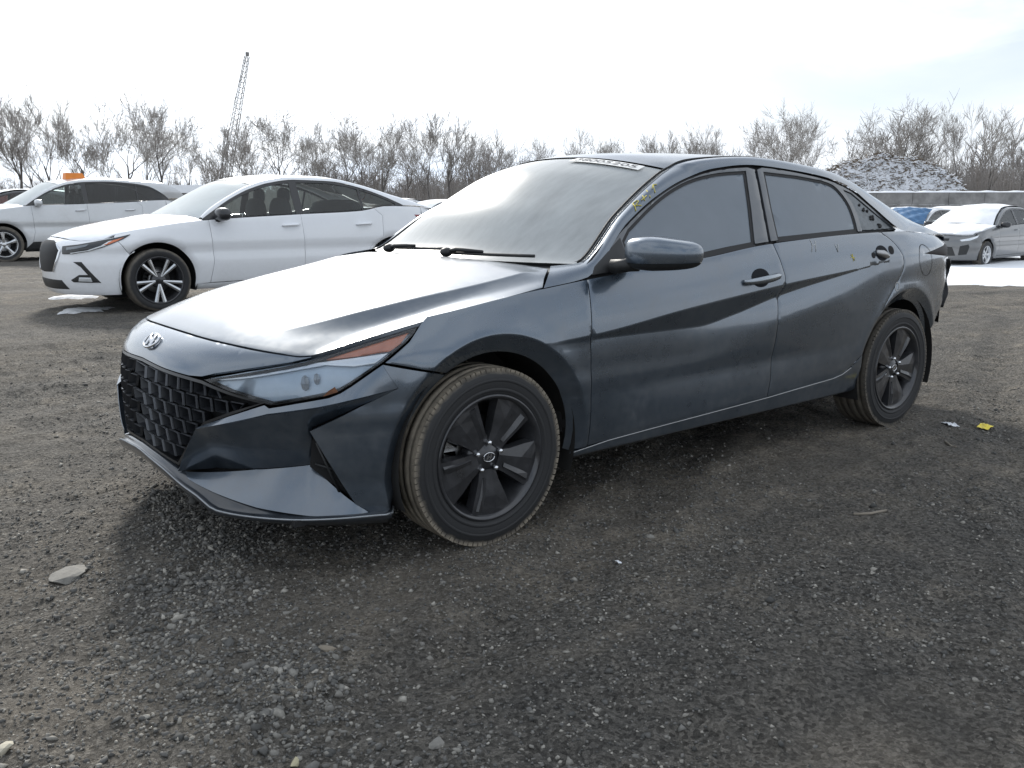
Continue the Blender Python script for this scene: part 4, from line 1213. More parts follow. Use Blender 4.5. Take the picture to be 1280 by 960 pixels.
# ================================================================ the other parked cars
def gen_car(name, label, group, loc, sp):
    root = tag(empty(name, loc), label, 'car' if not sp.get('cat') else sp['cat'], group)
    lod = sp.get('lod', 1)
    res = .045 if lod else .07
    hw, WB = sp['hw'], sp['WB']
    zb = pchip(sp['belt']); Lf = pchip(sp['L']); zch = sp.get('zch', .72)
    ro = sp['ro']+.25; u_r0 = WB-.25
    AFc, ARc, ra = (0, sp['Rt']+.005), (WB, sp['Rt']+.005), sp['Rt']+.05
    pm = sp['paint']
    ctr = Vector((WB/2, 0, .6))
    def sec(u, z):
        k = smooth((-u-.28)/.12)+smooth((u-WB-.28)/.12)
        rows = [(.16, hw-.13+.09*k), (.25, hw-.035+.02*k), (.48, hw-.004), (zch-.085, hw-.020), (zch, hw), (max(zb(u), zch+.02), hw-.045), (zb(u)+.5, hw-.5)]
        if z <= rows[0][0]: return rows[0][1]
        for i in range(6):
            a, b = rows[i], rows[i+1]
            if z <= b[0]:
                t = (z-a[0])/max(1e-6, b[0]-a[0]); return a[1]+(b[1]-a[1])*t+.005*4*t*(1-t)
        return rows[-1][1]
    zr_in = pchip([(.2, .05), (.35, 0), (.7, .0), (.95, .03), (1.1, .10), (1.5, .3)])
    def Sv(u, z):
        v = sec(u, z)
        if u < 0: v *= max(0, 1-min(1, -u/Lf(z))**2.6)**.4
        if u > u_r0: v *= max(0, 1-min(1, (u-u_r0)/(ro-zr_in(z)))**3.2)**.4
        r = min(math.hypot(u-AFc[0], z-AFc[1]), math.hypot(u-ARc[0], z-ARc[1]))
        if r < ra+.035: v -= .022*(ra+.035-r)/.035
        return v
    Ss = lambda u, z: (u, Sv(u, z), z)
    def Pq(a, z, off=0):
        p_ = a/KP; s = math.sin(p_); c = max(0, math.cos(p_)); L = Lf(z); u = -L*c**(2/2.6)
        v = sec(u, z)*math.copysign(abs(s)**.8, s)
        if off:
            n_ = Vector((-c/L, s/hw)).normalized(); u += off*n_[0]; v += off*n_[1]
        return (u, v, z)
    def Pr(a, z, off=0):
        p_ = a/KP; s = math.sin(p_); c = max(0, math.cos(p_)); L = ro-zr_in(z); u = u_r0+L*c**(2/3.2)
        v = sec(u, z)*math.copysign(abs(s)**.8, s)
        if off: n_ = Vector((c/L, s/hw)).normalized(); u += off*n_[0]; v += off*n_[1]
        return (u, v, z)
    def fphi(u, z): return math.acos(min(1, max(0, -u/Lf(z)))**1.3)*KP
    def rphi(u, z): return math.acos(min(1, max(0, (u-u_r0)/(ro-zr_in(z))))**1.6)*KP
    kw = dict(res=res, center=ctr)
    g0, g1, g2 = sp['gaps']; sl = sp['sill']
    us = -.40                                                   # bumper / fender seam
    zs = AFc[1]+math.sqrt(max(0, (ra)**2-(us*.62)**2))
    tops = lambda a, b, n: [(u, zb(u)) for u in np.linspace(a, b, n)]
    seam_ = [(us+(us*.70-us)*k/8, zb(us)-.02+(zs-zb(us))*k/8) for k in range(9)]
    patch('fender', seam_+[p for p in arc(AFc, ra, 122, -12, 24)]+[(g0-.03, sl), (g0+.02, zch-.2), (g0, zb(g0))]+tops(g0-.04, us+.02, 12), Ss, pm, root, **kw)
    door1 = patch('front_door', [(g0-.03, sl), (g0+.02, zch-.2), (g0, zb(g0))]+tops(g0+.04, g1-.04, 10)+[(g1, zb(g1)), (g1+.02, zch-.1), (g1, sl+.01)], Ss, pm, root, **kw)
    re_ = [(g2-.05, zb(g2-.05)), (g2+.06, zb(g2)-.10), (g2+.05, zch)]+[p for p in arc(ARc, ra+.05, 125, 185, 12)]+[(WB-ra-.06, sl+.01)]
    door2 = patch('rear_door', [(g1, sl+.01), (g1+.02, zch-.1), (g1, zb(g1))]+tops(g1+.04, g2-.1, 10)+re_, Ss, pm, root, **kw)
    ue = WB+.38
    zq = AFc[1]+math.sqrt(max(.0001, ra**2-.32**2))
    patch('quarter_panel', [(g2-.05, zb(g2-.05))]+tops(g2, ue+.05, 8)+[(ue+.05, .75), (ue-.06, zq+.02)]+[p for p in arc(ARc, ra, 40, 178, 24)]+[p for p in arc(ARc, ra+.05, 178, 125, 10)]+[(g2+.05, zch), (g2+.06, zb(g2)-.10)], Ss, pm, root, **kw)
    patch('sill_panel', [(.37, sl-.006), (g1, sl+.004), (WB-ra-.05, sl+.004), (WB-ra-.01, .20), (.38, .20)], lambda u, z: (u, Sv(u, z)-.006, z), sp.get('sillm', pm), root, **kw)
    # bumpers
    top_f = [(fphi(us, zb(us)-.02), zb(us)-.02)]+[(R(a)*KP, zf) for a, zf in sp['nose'][::-1] if R(a)*KP < fphi(us, zb(us))-.02]
    low_f = [(fphi(u, z), z) for u, z in seam_[1:]+arc(AFc, ra, 128, 190, 14)]+[(R(70)*KP, .19), (R(40)*KP, .19), (0, .19)]
    halfp = top_f[::-1]+low_f
    full = [(a, z) for a, z in halfp]+[(-a, z) for a, z in halfp[::-1] if abs(a) > 1e-6]
    patch('front_bumper', full, lambda a, z: Pq(a, z), pm, root, both=False, fold=.01, **kw)
    top_r = [(rphi(ue+.05, zb(ue+.05)), zb(ue+.05)), (R(55)*KP, zb(3.3)-.005), (0, zb(3.5)-.01)]
    low_r = [(rphi(u, z), z) for u, z in [(ue+.05, .75), (ue-.06, zq+.02)]+arc(ARc, ra, 36, -10, 8)]+[(R(60)*KP, .22), (0, .22)]
    hr = top_r[::-1]+low_r
    patch('rear_bumper', hr+[(-a, z) for a, z in hr[::-1] if abs(a) > 1e-6], lambda a, z: Pr(a, z), pm, root, both=False, fold=.01, **kw)
    for (nm, pl, mt, off, both) in sp.get('front', []):
        q = ph(pl)
        if not both: q = q+[(-a, z) for a, z in q[::-1] if abs(a) > 1e-6]
        patch(nm, q, (lambda o: lambda a, z: Pq(a, z, o))(off), mt, root, both=both, res=.03, g=0, fold=.012, roll=.001, center=ctr)
    for (nm, pl, mt, off) in sp.get('rear', []):
        patch(nm, pl, (lambda o: lambda u, z: (u, Sv(u, z)+o, z))(off), mt, root, res=.04, g=0, fold=.01, roll=0, center=ctr)
    # hood
    ue_ = [Pq(R(a)*KP, zf) for a, zf in sp['nose']]
    es = [(p[0], p[1]) for p in ue_ if p[0] < us-.02]
    edge_ = es+[(u, Sv(u, zb(u))-.004) for u in np.linspace(us, sp['cowl_e'], 8)]
    xs = [p[0] for p in edge_]
    edge_ = [p for i, p in enumerate(edge_) if i == 0 or p[0] > edge_[i-1][0]+1e-4]
    hv2 = pchip(edge_); hz2 = pchip([(p[0], zf) for p, (a, zf) in zip(ue_, sp['nose']) if p[0] < us-.02 and p in ue_]+[(float(u), zb(float(u))) for u in np.linspace(us, sp['cowl_e'], 6)])
    hc = pchip(sp['hoodc'])
    def hp2(u, v):
        ve = max(hv2(u), 1e-3); t = min(1.0, abs(v)/ve); ze = hz2(u); zc0 = max(hc(u), ze)
        return (u, v, ze+(zc0-ze)*(1-t**3.2)+.006*math.exp(-((t-.72)/.06)**2))
    hpl = edge_+[(sp['cowl_e']+.01, Sv(sp['cowl_e'], zb(sp['cowl_e']))-.06), (sp['cowl_c']+.06, .45), (sp['cowl_c'], 0)]
    hpl = hpl+[(p[0], -p[1]) for p in hpl[::-1] if p[1] > 1e-3]
    hood = patch('hood', hpl, hp2, pm, root, both=False, res=.05, center=Vector((0, 0, .3)))
    # greenhouse
    dl = sp['door_line']; Dd = pchip(dl)
    tum = sp.get('tum', .5)
    def Gv2(u, z):
        return Sv(u, zb(u))-.012-tum*(z-zb(u))
    gp = lambda o: (lambda u, z: (u, Gv2(u, z)+o, z))
    uA, uC = dl[0][0], dl[-1][0]
    def strip(a, b, lo, hi, n=14):
        U = [u for u in np.linspace(a, b, n) if Dd(u)-hi > zb(u)+lo+.006]
        if not U: return None
        return [(u, Dd(u)-hi) for u in U]+[(u, zb(u)+lo) for u in U[::-1]]
    fr = [(u, Dd(u)) for u in np.linspace(uA, uC, 50)]+[(u, zb(u)+.002) for u in np.linspace(uC, uA, 20)]
    w1 = strip(g0+sp.get('sail', .16), g1-.05, .012, .035); w2 = strip(g1+.05, sp['wq'], .012, .035)
    w3 = strip(sp['wq']+.035, uC, .012, .035, 24)
    wins = [w for w in (w1, w2, w3) if w]
    patch('window_frame', fr, gp(-.004), sp.get('framem', SATIN), root, res=.05, g=.002, holes=[inset(w, -.004)[::-1] for w in wins], fold=.01, roll=0, center=ctr)
    patch('window', w1, gp(-.012), sp.get('glass1', GLASS_CLEAR), door1[0], parent2=door1[1], res=.08, g=0, fold=0, roll=0, center=ctr)
    patch('window', w2, gp(-.012), sp.get('glass2', GLASS_CLEAR), door2[0], parent2=door2[1], res=.08, g=0, fold=0, roll=0, center=ctr)
    if w3: patch('quarter_window', w3, gp(-.012), sp.get('glass2', GLASS_CLEAR), root, res=.08, g=0, fold=0, roll=0, center=ctr)
    # canopy: centre line, edge, door line
    ns = len(sp['C'])
    STn = list(range(ns))
    Ee = []
    for i, du in enumerate(sp['Eu']):
        z = Dd(du); Ee.append((du+sp['Edu'][i], Gv2(du, z)-sp['Ev'][i], z+sp['Ez'][i]))
    Dn = [(du, Gv2(du, Dd(du))+.002, Dd(du)+.002) for du in sp['Eu']]
    def c3(N):
        f = [pchip([(s, p[k]) for s, p in zip(STn, N)]) for k in range(3)]
        return lambda s: (f[0](s), f[1](s), f[2](s))
    ec2, cc2, dc2 = c3(Ee), c3([(a, 0, b) for a, b in sp['C']]), c3(Dn)
    def can(s, t, drop=0):
        c = cc2(s); e = ec2(s); a = abs(t)**2.3
        return (c[0]+(e[0]-c[0])*a, e[1]*t, c[2]+(e[2]-c[2])*a-drop)
    def rl(s, t):
        e = ec2(s); d = dc2(s); b = math.sin(math.pi*t)*.016
        return (e[0]+(d[0]-e[0])*t, e[1]+(d[1]-e[1])*t+b*.7, e[2]+(d[2]-e[2])*t+b)
    s_w, s_r = sp['s_w'], sp['s_r']
    wsm = sp.get('wsm', GLASS_WS2)
    gridpart('windshield', lambda s, t: can(s, t, .005), wsm, root, 10, 16, both=False, a0=0, a1=s_w, b0=-1, b1=1, center=ctr)
    gridpart('roof', can, sp.get('roofm', pm), root, 16, 16, both=False, a0=s_w+.02, a1=s_r, b0=-1, b1=1, center=ctr)
    gridpart('rear_window', lambda s, t: can(s, t, .005), GLASS_DARK, root, 10, 14, both=False, a0=s_r+.02, a1=sp['s_e'], b0=-.95, b1=.95, center=ctr)
    if sp['s_e'] < ns-1: gridpart('trunk_lid', can, pm, root, 8, 14, both=False, a0=sp['s_e']+.02, a1=ns-1, b0=-1, b1=1, center=ctr)
    gridpart('roof_rail', rl, pm, root, 50, 6, a0=0, a1=ns-1, center=ctr)
    # snow lying on the car
    if sp.get('snow'):
        rn = sp['snow']
        nzf = lambda x, y: float(vnoise(np.array([x*5.0+rn]), np.array([y*5.0]), rn)[0])
        v1, f1 = patch_geo(inset(hpl, .03), lambda u, v: (lambda q: (q[0], q[1], q[2]+.02+.025*nzf(u, v)))(hp2(u, v)), res=.06, g=0, fold=.05, roll=0, center=Vector((0, 0, .3)))
        link('hood_snow', mesh_from(v1, f1), SNOW, root)
        v1, f1 = grid_geo(lambda s, t: (lambda q: (q[0]-.01, q[1], q[2]+.018+.03*nzf(q[0], q[1])))(can(s, t)), 40, 24, sp.get('snow_s', .05), ns-1.05, -.97, .97, center=ctr)
        link('roof_snow', mesh_from(v1, f1), SNOW, root)
    # mirrors, handles
    for i_, sg in enumerate((1, -1)):
        mu = g0+.12; mz = zb(mu)+.05; mv = Sv(mu, zb(mu))+.10
        m = MB().ellipsoid((mu, -sg*mv, mz), (.075, .115, .07), 16, 10, .75)
        m.tube([(mu-.03, -sg*(mv-.16), mz-.06), (mu-.02, -sg*(mv-.06), mz-.05)], .03, 8)
        m.build('door_mirror', sp.get('mirrorm', BLACKP), root)
        if lod:
            for (gu, dd) in ((g1-.13, door1[i_]), (sp.get('h2', g2-.20), door2[i_])):
                z = sp.get('hz', zb(gu)-.13); s = Sv(gu, z)
                h_ = MB().tube([(gu-.11, -sg*(s+.002), z-.006), (gu-.07, -sg*(s+.028), z), (gu+.05, -sg*(s+.03), z+.004), (gu+.10, -sg*(s+.004), z+.006)], [.010, .014, .014, .010], 8)
                h_.build('door_handle', sp.get('handlem', pm), dd)
    # wheels
    for x in (0, WB):
        for sg in (-1, 1):
            make_wheel(root, (x, sg*(hw-.125), sp['Rt']-.006), sg, sp['Rr'], sp['Rt'], .215, TYRE, sp['rim'], sp['style'], sp.get('rot', 20), detail=False)
    for c in (AFc, ARc):
        for sg in (1, -1):
            V = []; F = []; n = 20
            for i in range(n+1):
                a = R(-20+220*i/n)
                for y in (hw-.04, .55): V.append((c[0]+(ra+.02)*math.cos(a), -sg*y, c[1]+(ra+.02)*math.sin(a)))
            for i in range(n): F.append((i*2, i*2+1, i*2+3, i*2+2))
            F.append(tuple(range(1, 2*n+2, 2)))
            MB().add(V, F, True).build('wheel_liner', DARK, root)
    ub2 = MB(); ub2.box((WB/2, 0, .28), (WB-2*ra-.05, 1.6, .10)); ub2.box((WB/2, 0, .42), (WB+1.1, 1.0, .22)); ub2.box((0, 0, .60), (.8, .98, .3)); ub2.box((WB, 0, .68), (.9, 1.05, .35))
    ub2.build('underbody', DARK, root)
    if lod:
        tb_ = MB()
        for sg in (-1, 1): tb_.box(((g0+g2)/2, sg*(hw-.11), .66), (g2-g0, .05, .54))
        tb_.box((g0, 0, .66), (.05, 1.5, .52)); tb_.box((g2+.1, 0, .72), (.05, 1.5, .6)); tb_.box(((g0+g2)/2, 0, .42), (g2-g0, 1.6, .1))
        tb_.build('cabin_tub', CABIN, root)
        db2 = MB(); db2.ellipsoid((g0+.22, 0, .90), (.30, .70, .09), 14, 8, .6); db2.build('dashboard', CABIN, root)
        for y in (-.36, .36):
            s2 = MB(); hgt = sp.get('seat_dz', 0)
            s2.ellipsoid((g1-.02, y, .86+hgt), (.08, .23, .32), 14, 10, .6); s2.ellipsoid((g1+.03, y, 1.20+hgt), (.05, .125, .09), 12, 8, .7); s2.box((g1+.02, y, 1.12+hgt), (.02, .10, .12))
            s2.build('front_seat', CABINL if sp.get('light_seat') else CABIN, root)
        s2 = MB(); s2.ellipsoid((g2-.12, 0, .88), (.10, .66, .28), 14, 8, .5); s2.build('rear_seat', CABIN, root)
    return root, can, hp2

GLASS_WS2 = glass('hazy_windshield', (.6, .68, .66), .78, dustcol=(.84, .88, .88), rough=.25)
SENTRA = dict(hw=.908, WB=2.84, ro=1.03, Rt=.328, Rr=.245, rim=RIMB, style='twin5', rot=-92, paint=PAINTW, zch=.70,
    belt=[(-.95, .60), (-.6, .735), (-.3, .815), (.1, .885), (.5, .930), (1.6, .985), (2.4, 1.02), (2.75, 1.075), (3.1, 1.07), (3.6, 1.03)],
    L=[(.14, .80), (.22, .87), (.35, .90), (.5, .905), (.62, .895), (.70, .86), (.75, .80), (.80, .70), (.9, .5)],
    nose=[(0, .762), (14, .757), (28, .745), (40, .735), (50, .738), (58, .752), (66, .776)],
    gaps=(.56, 1.62, 2.62), sill=.27, cowl_e=.50, cowl_c=.22, hoodc=[(-.80, .762), (-.65, .82), (-.4, .885), (0, .955), (.3, 1.0), (.6, 1.01)],
    door_line=[(.50, .945), (.62, 1.02), (.85, 1.155), (1.10, 1.265), (1.35, 1.335), (1.65, 1.372), (1.95, 1.372), (2.25, 1.34), (2.55, 1.265), (2.80, 1.17), (3.0, 1.085)],
    wq=2.42, tum=.5, sail=.20,
    Eu=[.50, .62, .85, 1.10, 1.35, 1.65, 2.1, 2.45, 2.75, 2.9, 3.0], Edu=[-.03, -.02, .0, .0, .0, .0, .0, .04, .14, .30, .58],
    Ev=[.05, .06, .07, .075, .08, .085, .085, .08, .07, .06, .08], Ez=[.0, .025, .03, .035, .037, .035, .035, .03, .02, .0, -.06],
    C=[(.28, 1.0), (.46, 1.09), (.74, 1.245), (.98, 1.36), (1.22, 1.415), (1.6, 1.445), (2.1, 1.44), (2.5, 1.375), (2.9, 1.225), (3.25, 1.105), (3.72, 1.06)],
    s_w=3.2, s_r=6.6, s_e=8.8, mirrorm=SATIN, hz=.865, light_seat=False,
    front=[('headlight', [(26, .685), (40, .703), (52, .730), (62, .757), (68, .775), (75, .800), (72, .755), (66.5, .715), (60, .672), (50, .632), (38, .608), (28, .605)], simple('headlight_dark', (.022, .025, .028), .3, coat=.5), .010, True),
           ('headlight_strip', [(36, .618), (50, .645), (59, .690), (63, .735), (65.5, .742), (61.5, .688), (52, .640), (37, .610)], simple('lamp_white', (.75, .78, .8), .3, coat=.5), .016, True),
           ('headlight_reflector', [(31, .672), (40, .688), (50, .708), (48, .684), (40, .660), (32, .646)], simple('lamp_grey', (.22, .24, .26), .25, metal=.6), .014, True),
           ('amber_lamp', [(60, .692), (64.5, .738), (72, .772), (69, .738), (64.5, .708)], AMBER, .016, True),
           ('grille', [(0, .738), (8, .736), (16, .712), (24, .640), (21.5, .56), (14, .42), (0, .41)], simple('grille_gloss', (.008, .008, .009), .55, spec=.25), .004, False),
           ('grille_chrome', [(17.5, .712), (25.5, .645), (23, .56), (15.5, .42), (14.0, .42), (21, .56), (23.5, .640), (15.5, .712)], CHROME, .010, True),
           ('fog_recess', [(38, .53), (45, .53), (58, .32), (36, .325), (34, .345), (42, .40), (49, .40), (44, .48)], BLACKP, .004, True),
           ('fog_lamp', [(41, .335), (52, .33), (51, .372), (42, .375)], REFLECT, .010, True),
           ('lower_intake', [(0, .34), (24, .34), (30, .25), (0, .24)], BLACKP, .004, False)],
    rear=[('tail_light', [(3.15, .97), (3.5, .96), (3.55, .82), (3.3, .84)], REDL, .004)])
EDGE = dict(hw=.955, WB=2.85, ro=.96, Rt=.365, Rr=.25, rim=ALU, style='five', rot=20, paint=PAINTS, zch=.80, cat='car',
    belt=[(-1.0, .85), (-.6, .96), (-.2, 1.03), (.2, 1.085), (.55, 1.13), (1.6, 1.165), (2.6, 1.21), (3.0, 1.24), (3.4, 1.25), (3.8, 1.20)],
    L=[(.2, .86), (.3, .90), (.5, .92), (.75, .915), (.9, .86), (.98, .78), (1.05, .6)],
    nose=[(0, .955), (14, .952), (28, .94), (40, .925), (50, .93), (58, .945), (66, .975)],
    gaps=(.56, 1.62, 2.68), sill=.40, sillm=BLACKP, cowl_e=.50, cowl_c=.2, hoodc=[(-.80, .955), (-.65, 1.02), (-.4, 1.08), (0, 1.14), (.3, 1.18), (.6, 1.19)],
    door_line=[(.46, 1.13), (.62, 1.24), (.85, 1.38), (1.10, 1.50), (1.35, 1.575), (1.65, 1.62), (2.1, 1.635), (2.6, 1.605), (2.95, 1.545), (3.2, 1.42), (3.38, 1.28)],
    wq=2.66, tum=.42, sail=.14, glass2=GLASS_DARK, seat_dz=.2,
    Eu=[.46, .62, .85, 1.10, 1.35, 1.65, 2.1, 2.6, 2.95, 3.2, 3.38], Edu=[-.04, -.02, .0, .0, .0, .0, .0, .1, .34, .42, .42],
    Ev=[.05, .06, .07, .075, .08, .085, .085, .08, .06, .05, .05], Ez=[.0, .025, .04, .05, .055, .055, .055, .06, .06, .04, .0],
    C=[(.22, 1.18), (.44, 1.30), (.72, 1.46), (.98, 1.61), (1.22, 1.67), (1.6, 1.715), (2.1, 1.735), (2.7, 1.715), (3.36, 1.655), (3.72, 1.45), (3.86, 1.28)],
    s_w=3.2, s_r=8.0, s_e=10, hz=1.03, handlem=CHROME, mirrorm=PAINTS,
    front=[('headlight', [(34, .86), (50, .90), (64, .945), (70, .96), (66, .90), (52, .82), (36, .80)], REFLECT, .004, True),
           ('grille', [(0, .88), (28, .87), (26, .62), (0, .60)], SATIN, .004, False)],
    rear=[('tail_light', [(3.28, 1.13), (3.70, 1.15), (3.74, 1.05), (3.42, 1.03)], REDL, .006), ('tail_light_clear', [(3.46, 1.125), (3.70, 1.14), (3.72, 1.07), (3.5, 1.06)], REFLECT, .012)])
HATCH = dict(SENTRA); HATCH.update(hw=.88, WB=2.64, ro=.92, Rr=.205, Rt=.315, rim=ALU, style='five', rot=0, paint=PAINTG,
    front=[('headlight', [(34, .665), (48, .70), (60, .735), (68, .77), (64, .715), (52, .65), (38, .63)], REFLECT, .004, True),
           ('fog_recess', [(36, .52), (50, .56), (52, .50), (48, .33), (34, .31)], BLACKP, .006, True),
           ('grille', [(0, .50), (24, .50), (30, .30), (0, .28)], BLACKP, .006, False),
           ('upper_grille', [(0, .70), (18, .695), (18, .64), (0, .645)], BLACKP, .006, False)])
def with_(d, **k): q = dict(d); q.update(k); return q

white_sedan, _, _ = gen_car('sedan_car', 'clean white sedan with black mirrors and machined five-twin-spoke wheels', 'other cars parked in the yard', WS_POS, SENTRA)
suv, suv_can, _ = gen_car('suv_car', 'pale silver SUV with dark rear windows and an orange light box on its roof', 'other cars parked in the yard', SUV_POS, EDGE)
suv['category'] = 'suv'
# orange marker box on the SUV roof
q = suv_can(3.35, .32)
ob = MB(); hx, hy = .20, .15
V = [(-.22, -.15, 0), (.22, -.15, 0), (.22, .15, 0), (-.22, .15, 0), (-.20, -.13, .18), (.13, -.13, .18), (.13, .13, .18), (-.20, .13, .18)]
ob.add(V, [(3, 2, 1, 0), (4, 5, 6, 7), (0, 1, 5, 4), (1, 2, 6, 5), (2, 3, 7, 6), (3, 0, 4, 7)])
obx = ob.build('marker_box', simple('orange_plastic', (.80, .25, .04), .5, noise=.15), None, (SUV_POS[0]+q[0]+.52, SUV_POS[1]-q[1], SUV_POS[2]+q[2]+.005))
tag(obx, 'orange plastic marker box on the roof of the silver SUV', 'box')
hatch, _, _ = gen_car('hatchback_car', 'grey hatchback with snow on its hood and windshield and silver wheels', 'other cars parked in the yard', HATCH_POS, with_(HATCH, snow=5, snow_s=.02, wsm=GLASS_DARK))
hatch['category'] = 'hatchback'
FARM = [PAINTW, PAINTS, PAINTG, PAINTD]
for i, (px_, dep, dz, base, pm_, lab, sn) in enumerate(FAR_CARS):
    d_ = ray_dir(px_)
    p_ = CAM_POS+d_*dep
    b_ = SENTRA if base == 's' else (EDGE if base == 'e' else HATCH)
    o_, cn_, hp_ = gen_car('parked_car', lab, 'other cars parked in the yard', (p_.x-(1.4 if base != 'x' else 0), p_.y+.9, dz), with_(b_, paint=FARM[pm_], lod=0, snow=sn, snow_s=(.1 if sn else 0), front=b_['front'] if i in (2, 3, 4, 5) else []))
    if 'blue tarp' in lab:
        TARP = simple('blue_tarp', (.06, .15, .29), .5, noise=.3, nscale=9, bump=.5, bscale=12)
        v1, f1 = grid_geo(lambda s, t: (lambda q: (q[0]-.03, q[1], q[2]+.05+.03*math.sin(9*t+3*s)*math.sin(7*s)))(cn_(s, t)), 24, 24, .0, 3.6, -1.03, 1.03, center=Vector((1.3, 0, .6)))
        tp = link('tarp', mesh_from(v1, f1), TARP, None); tp.location = o_.location
        tag(tp, 'crumpled blue tarp tied over the front of a parked car', 'tarp')
# ================================================================ ground
def axis(lo, hi, step, far, ratio=1.075):
    mid = list(np.arange(lo, hi+1e-6, step)); out = []
    d = step; x = hi
    while x < far: d *= ratio; x += d; out.append(x)
    neg = []; d = step; x = lo
    while x > -far: d *= ratio; x -= d; neg.append(x)
    return np.array(neg[::-1]+mid+out)
gxs = axis(-2.6, 6.0, .027, 1600); gys = axis(-2.9, 4.2, .027, 1600)
GX, GY = np.meshgrid(gxs, gys, indexing='ij')
def relief(x, y):
    near = np.exp(-(((x-1)/9)**2+((y-0)/9)**2))
    h = .030*fbm(x*.55, y*.55, 3, 1)+.022*fbm(x*2.1+7, y*2.1, 3, 5)
    h = h+.022*fbm(x*9, y*9, 3, 9)+.017*fbm(x*26, y*26, 2, 13)
    # wheel ruts: two shallow pairs swinging through the yard, with tread ripples
    for (x0, y0, ang, off, amp) in ((2.6, -1.6, .42, 0, .020), (2.6, -1.6, .42, 1.5, .020), (4.5, 2.2, -.12, 0, .022), (4.5, 2.2, -.12, 1.55, .018), (-2.2, 1.6, .25, 0, .018), (-2.2, 1.6, .25, 1.5, .018)):
        dx_, dy_ = x-x0, y-y0
        t = dx_*math.cos(ang)+dy_*math.sin(ang); n_ = -dx_*math.sin(ang)+dy_*math.cos(ang)-off-.10*np.sin(t*.8)
        k = np.exp(-(n_/.13)**2)
        h = h-amp*k*(1+.25*np.sin(t*38))+.4*amp*np.exp(-((np.abs(n_)-.2)/.06)**2)
    flat = np.clip(np.hypot((x-0)/.35, (y+.79)/.25)-.3, 0, 1)*np.clip(np.hypot((x-2.72)/.35, (y+.79)/.25)-.3, 0, 1)
    return h*flat*np.clip(1.2-np.hypot(x, y)/60, .15, 1)
def gheight(x, y): return ground_z(x, y)+relief(np.asarray(x, float), np.asarray(y, float))
GZ = gheight(GX, GY)
nx_, ny_ = GX.shape
gme = bpy.data.meshes.new('ground')
co = np.stack([GX, GY, GZ], -1).reshape(-1, 3)
idx = np.arange(nx_*ny_).reshape(nx_, ny_)
quads = np.stack([idx[:-1, :-1], idx[1:, :-1], idx[1:, 1:], idx[:-1, 1:]], -1).reshape(-1, 4)
gme.vertices.add(len(co)); gme.vertices.foreach_set('co', co.ravel())
gme.loops.add(quads.size); gme.loops.foreach_set('vertex_index', quads.ravel().astype(np.int32))
gme.polygons.add(len(quads)); gme.polygons.foreach_set('loop_start', np.arange(0, quads.size, 4, dtype=np.int32)); gme.polygons.foreach_set('loop_total', np.full(len(quads), 4, np.int32))
gme.polygons.foreach_set('use_smooth', np.ones(len(quads), bool)); gme.update(calc_edges=True); gme.validate()

gm, n, l, b = node_mat('yard_ground')
t = n.new('ShaderNodeTexCoord')
def noise_(scale, det, rough=.6, vec=None, mapping=None, dist=0):
    q = n.new('ShaderNodeTexNoise'); q.inputs['Scale'].default_value = scale; q.inputs['Detail'].default_value = det; q.inputs['Roughness'].default_value = rough; q.inputs['Distortion'].default_value = dist
    if mapping:
        m_ = n.new('ShaderNodeMapping'); m_.inputs['Scale'].default_value = mapping[0]; m_.inputs['Rotation'].default_value = (0, 0, mapping[1]); l.new(t.outputs['Object'], m_.inputs[0]); l.new(m_.outputs[0], q.inputs['Vector'])
    else: l.new(t.outputs['Object'], q.inputs['Vector'])
    return q
big = noise_(.55, 8, .62); mid = noise_(5, 8, .7); fine = noise_(95, 6, .75); strk = noise_(1.0, 7, .6, mapping=((.16, 1.5, 1), .12), dist=.3)
r1 = n.new('ShaderNodeValToRGB'); cr_ = r1.color_ramp
cr_.elements[0].position = .34; cr_.elements[0].color = (.068, .066, .062, 1); cr_.elements[1].position = .70; cr_.elements[1].color = (.265, .232, .185, 1)
e = cr_.elements.new(.52); e.color = (.125, .116, .102, 1)
mxn = n.new('ShaderNodeMath'); mxn.operation = 'MULTIPLY_ADD'; mxn.inputs[1].default_value = .45
l.new(mid.outputs['Fac'], mxn.inputs[0])
h1 = n.new('ShaderNodeMath'); h1.operation = 'MULTIPLY'; h1.inputs[1].default_value = .36; l.new(big.outputs['Fac'], h1.inputs[0])
h2 = n.new('ShaderNodeMath'); h2.operation = 'MULTIPLY_ADD'; h2.inputs[1].default_value = .20; l.new(strk.outputs['Fac'], h2.inputs[0]); l.new(h1.outputs[0], h2.inputs[2])
l.new(h2.outputs[0], mxn.inputs[2]); l.new(mxn.outputs[0], r1.inputs[0])
sp_ = n.new('ShaderNodeMapRange'); sp_.inputs['From Min'].default_value = .3; sp_.inputs['From Max'].default_value = .72; sp_.inputs['To Min'].default_value = .42; sp_.inputs['To Max'].default_value = 1.75
l.new(fine.outputs['Fac'], sp_.inputs['Value'])
sc = n.new('ShaderNodeVectorMath'); sc.operation = 'SCALE'; l.new(r1.outputs[0], sc.inputs[0]); l.new(sp_.outputs[0], sc.inputs['Scale'])
vcol = n.new('ShaderNodeTexVoronoi'); vcol.inputs['Scale'].default_value = 92; l.new(t.outputs['Object'], vcol.inputs['Vector'])
vsep = n.new('ShaderNodeSeparateXYZ'); l.new(vcol.outputs['Color'], vsep.inputs[0])
vmr = n.new('ShaderNodeMapRange'); vmr.inputs['To Min'].default_value = .52; vmr.inputs['To Max'].default_value = 1.58; l.new(vsep.outputs['X'], vmr.inputs['Value'])
sc2 = n.new('ShaderNodeVectorMath'); sc2.operation = 'SCALE'; l.new(sc.outputs[0], sc2.inputs[0]); l.new(vmr.outputs[0], sc2.inputs['Scale'])
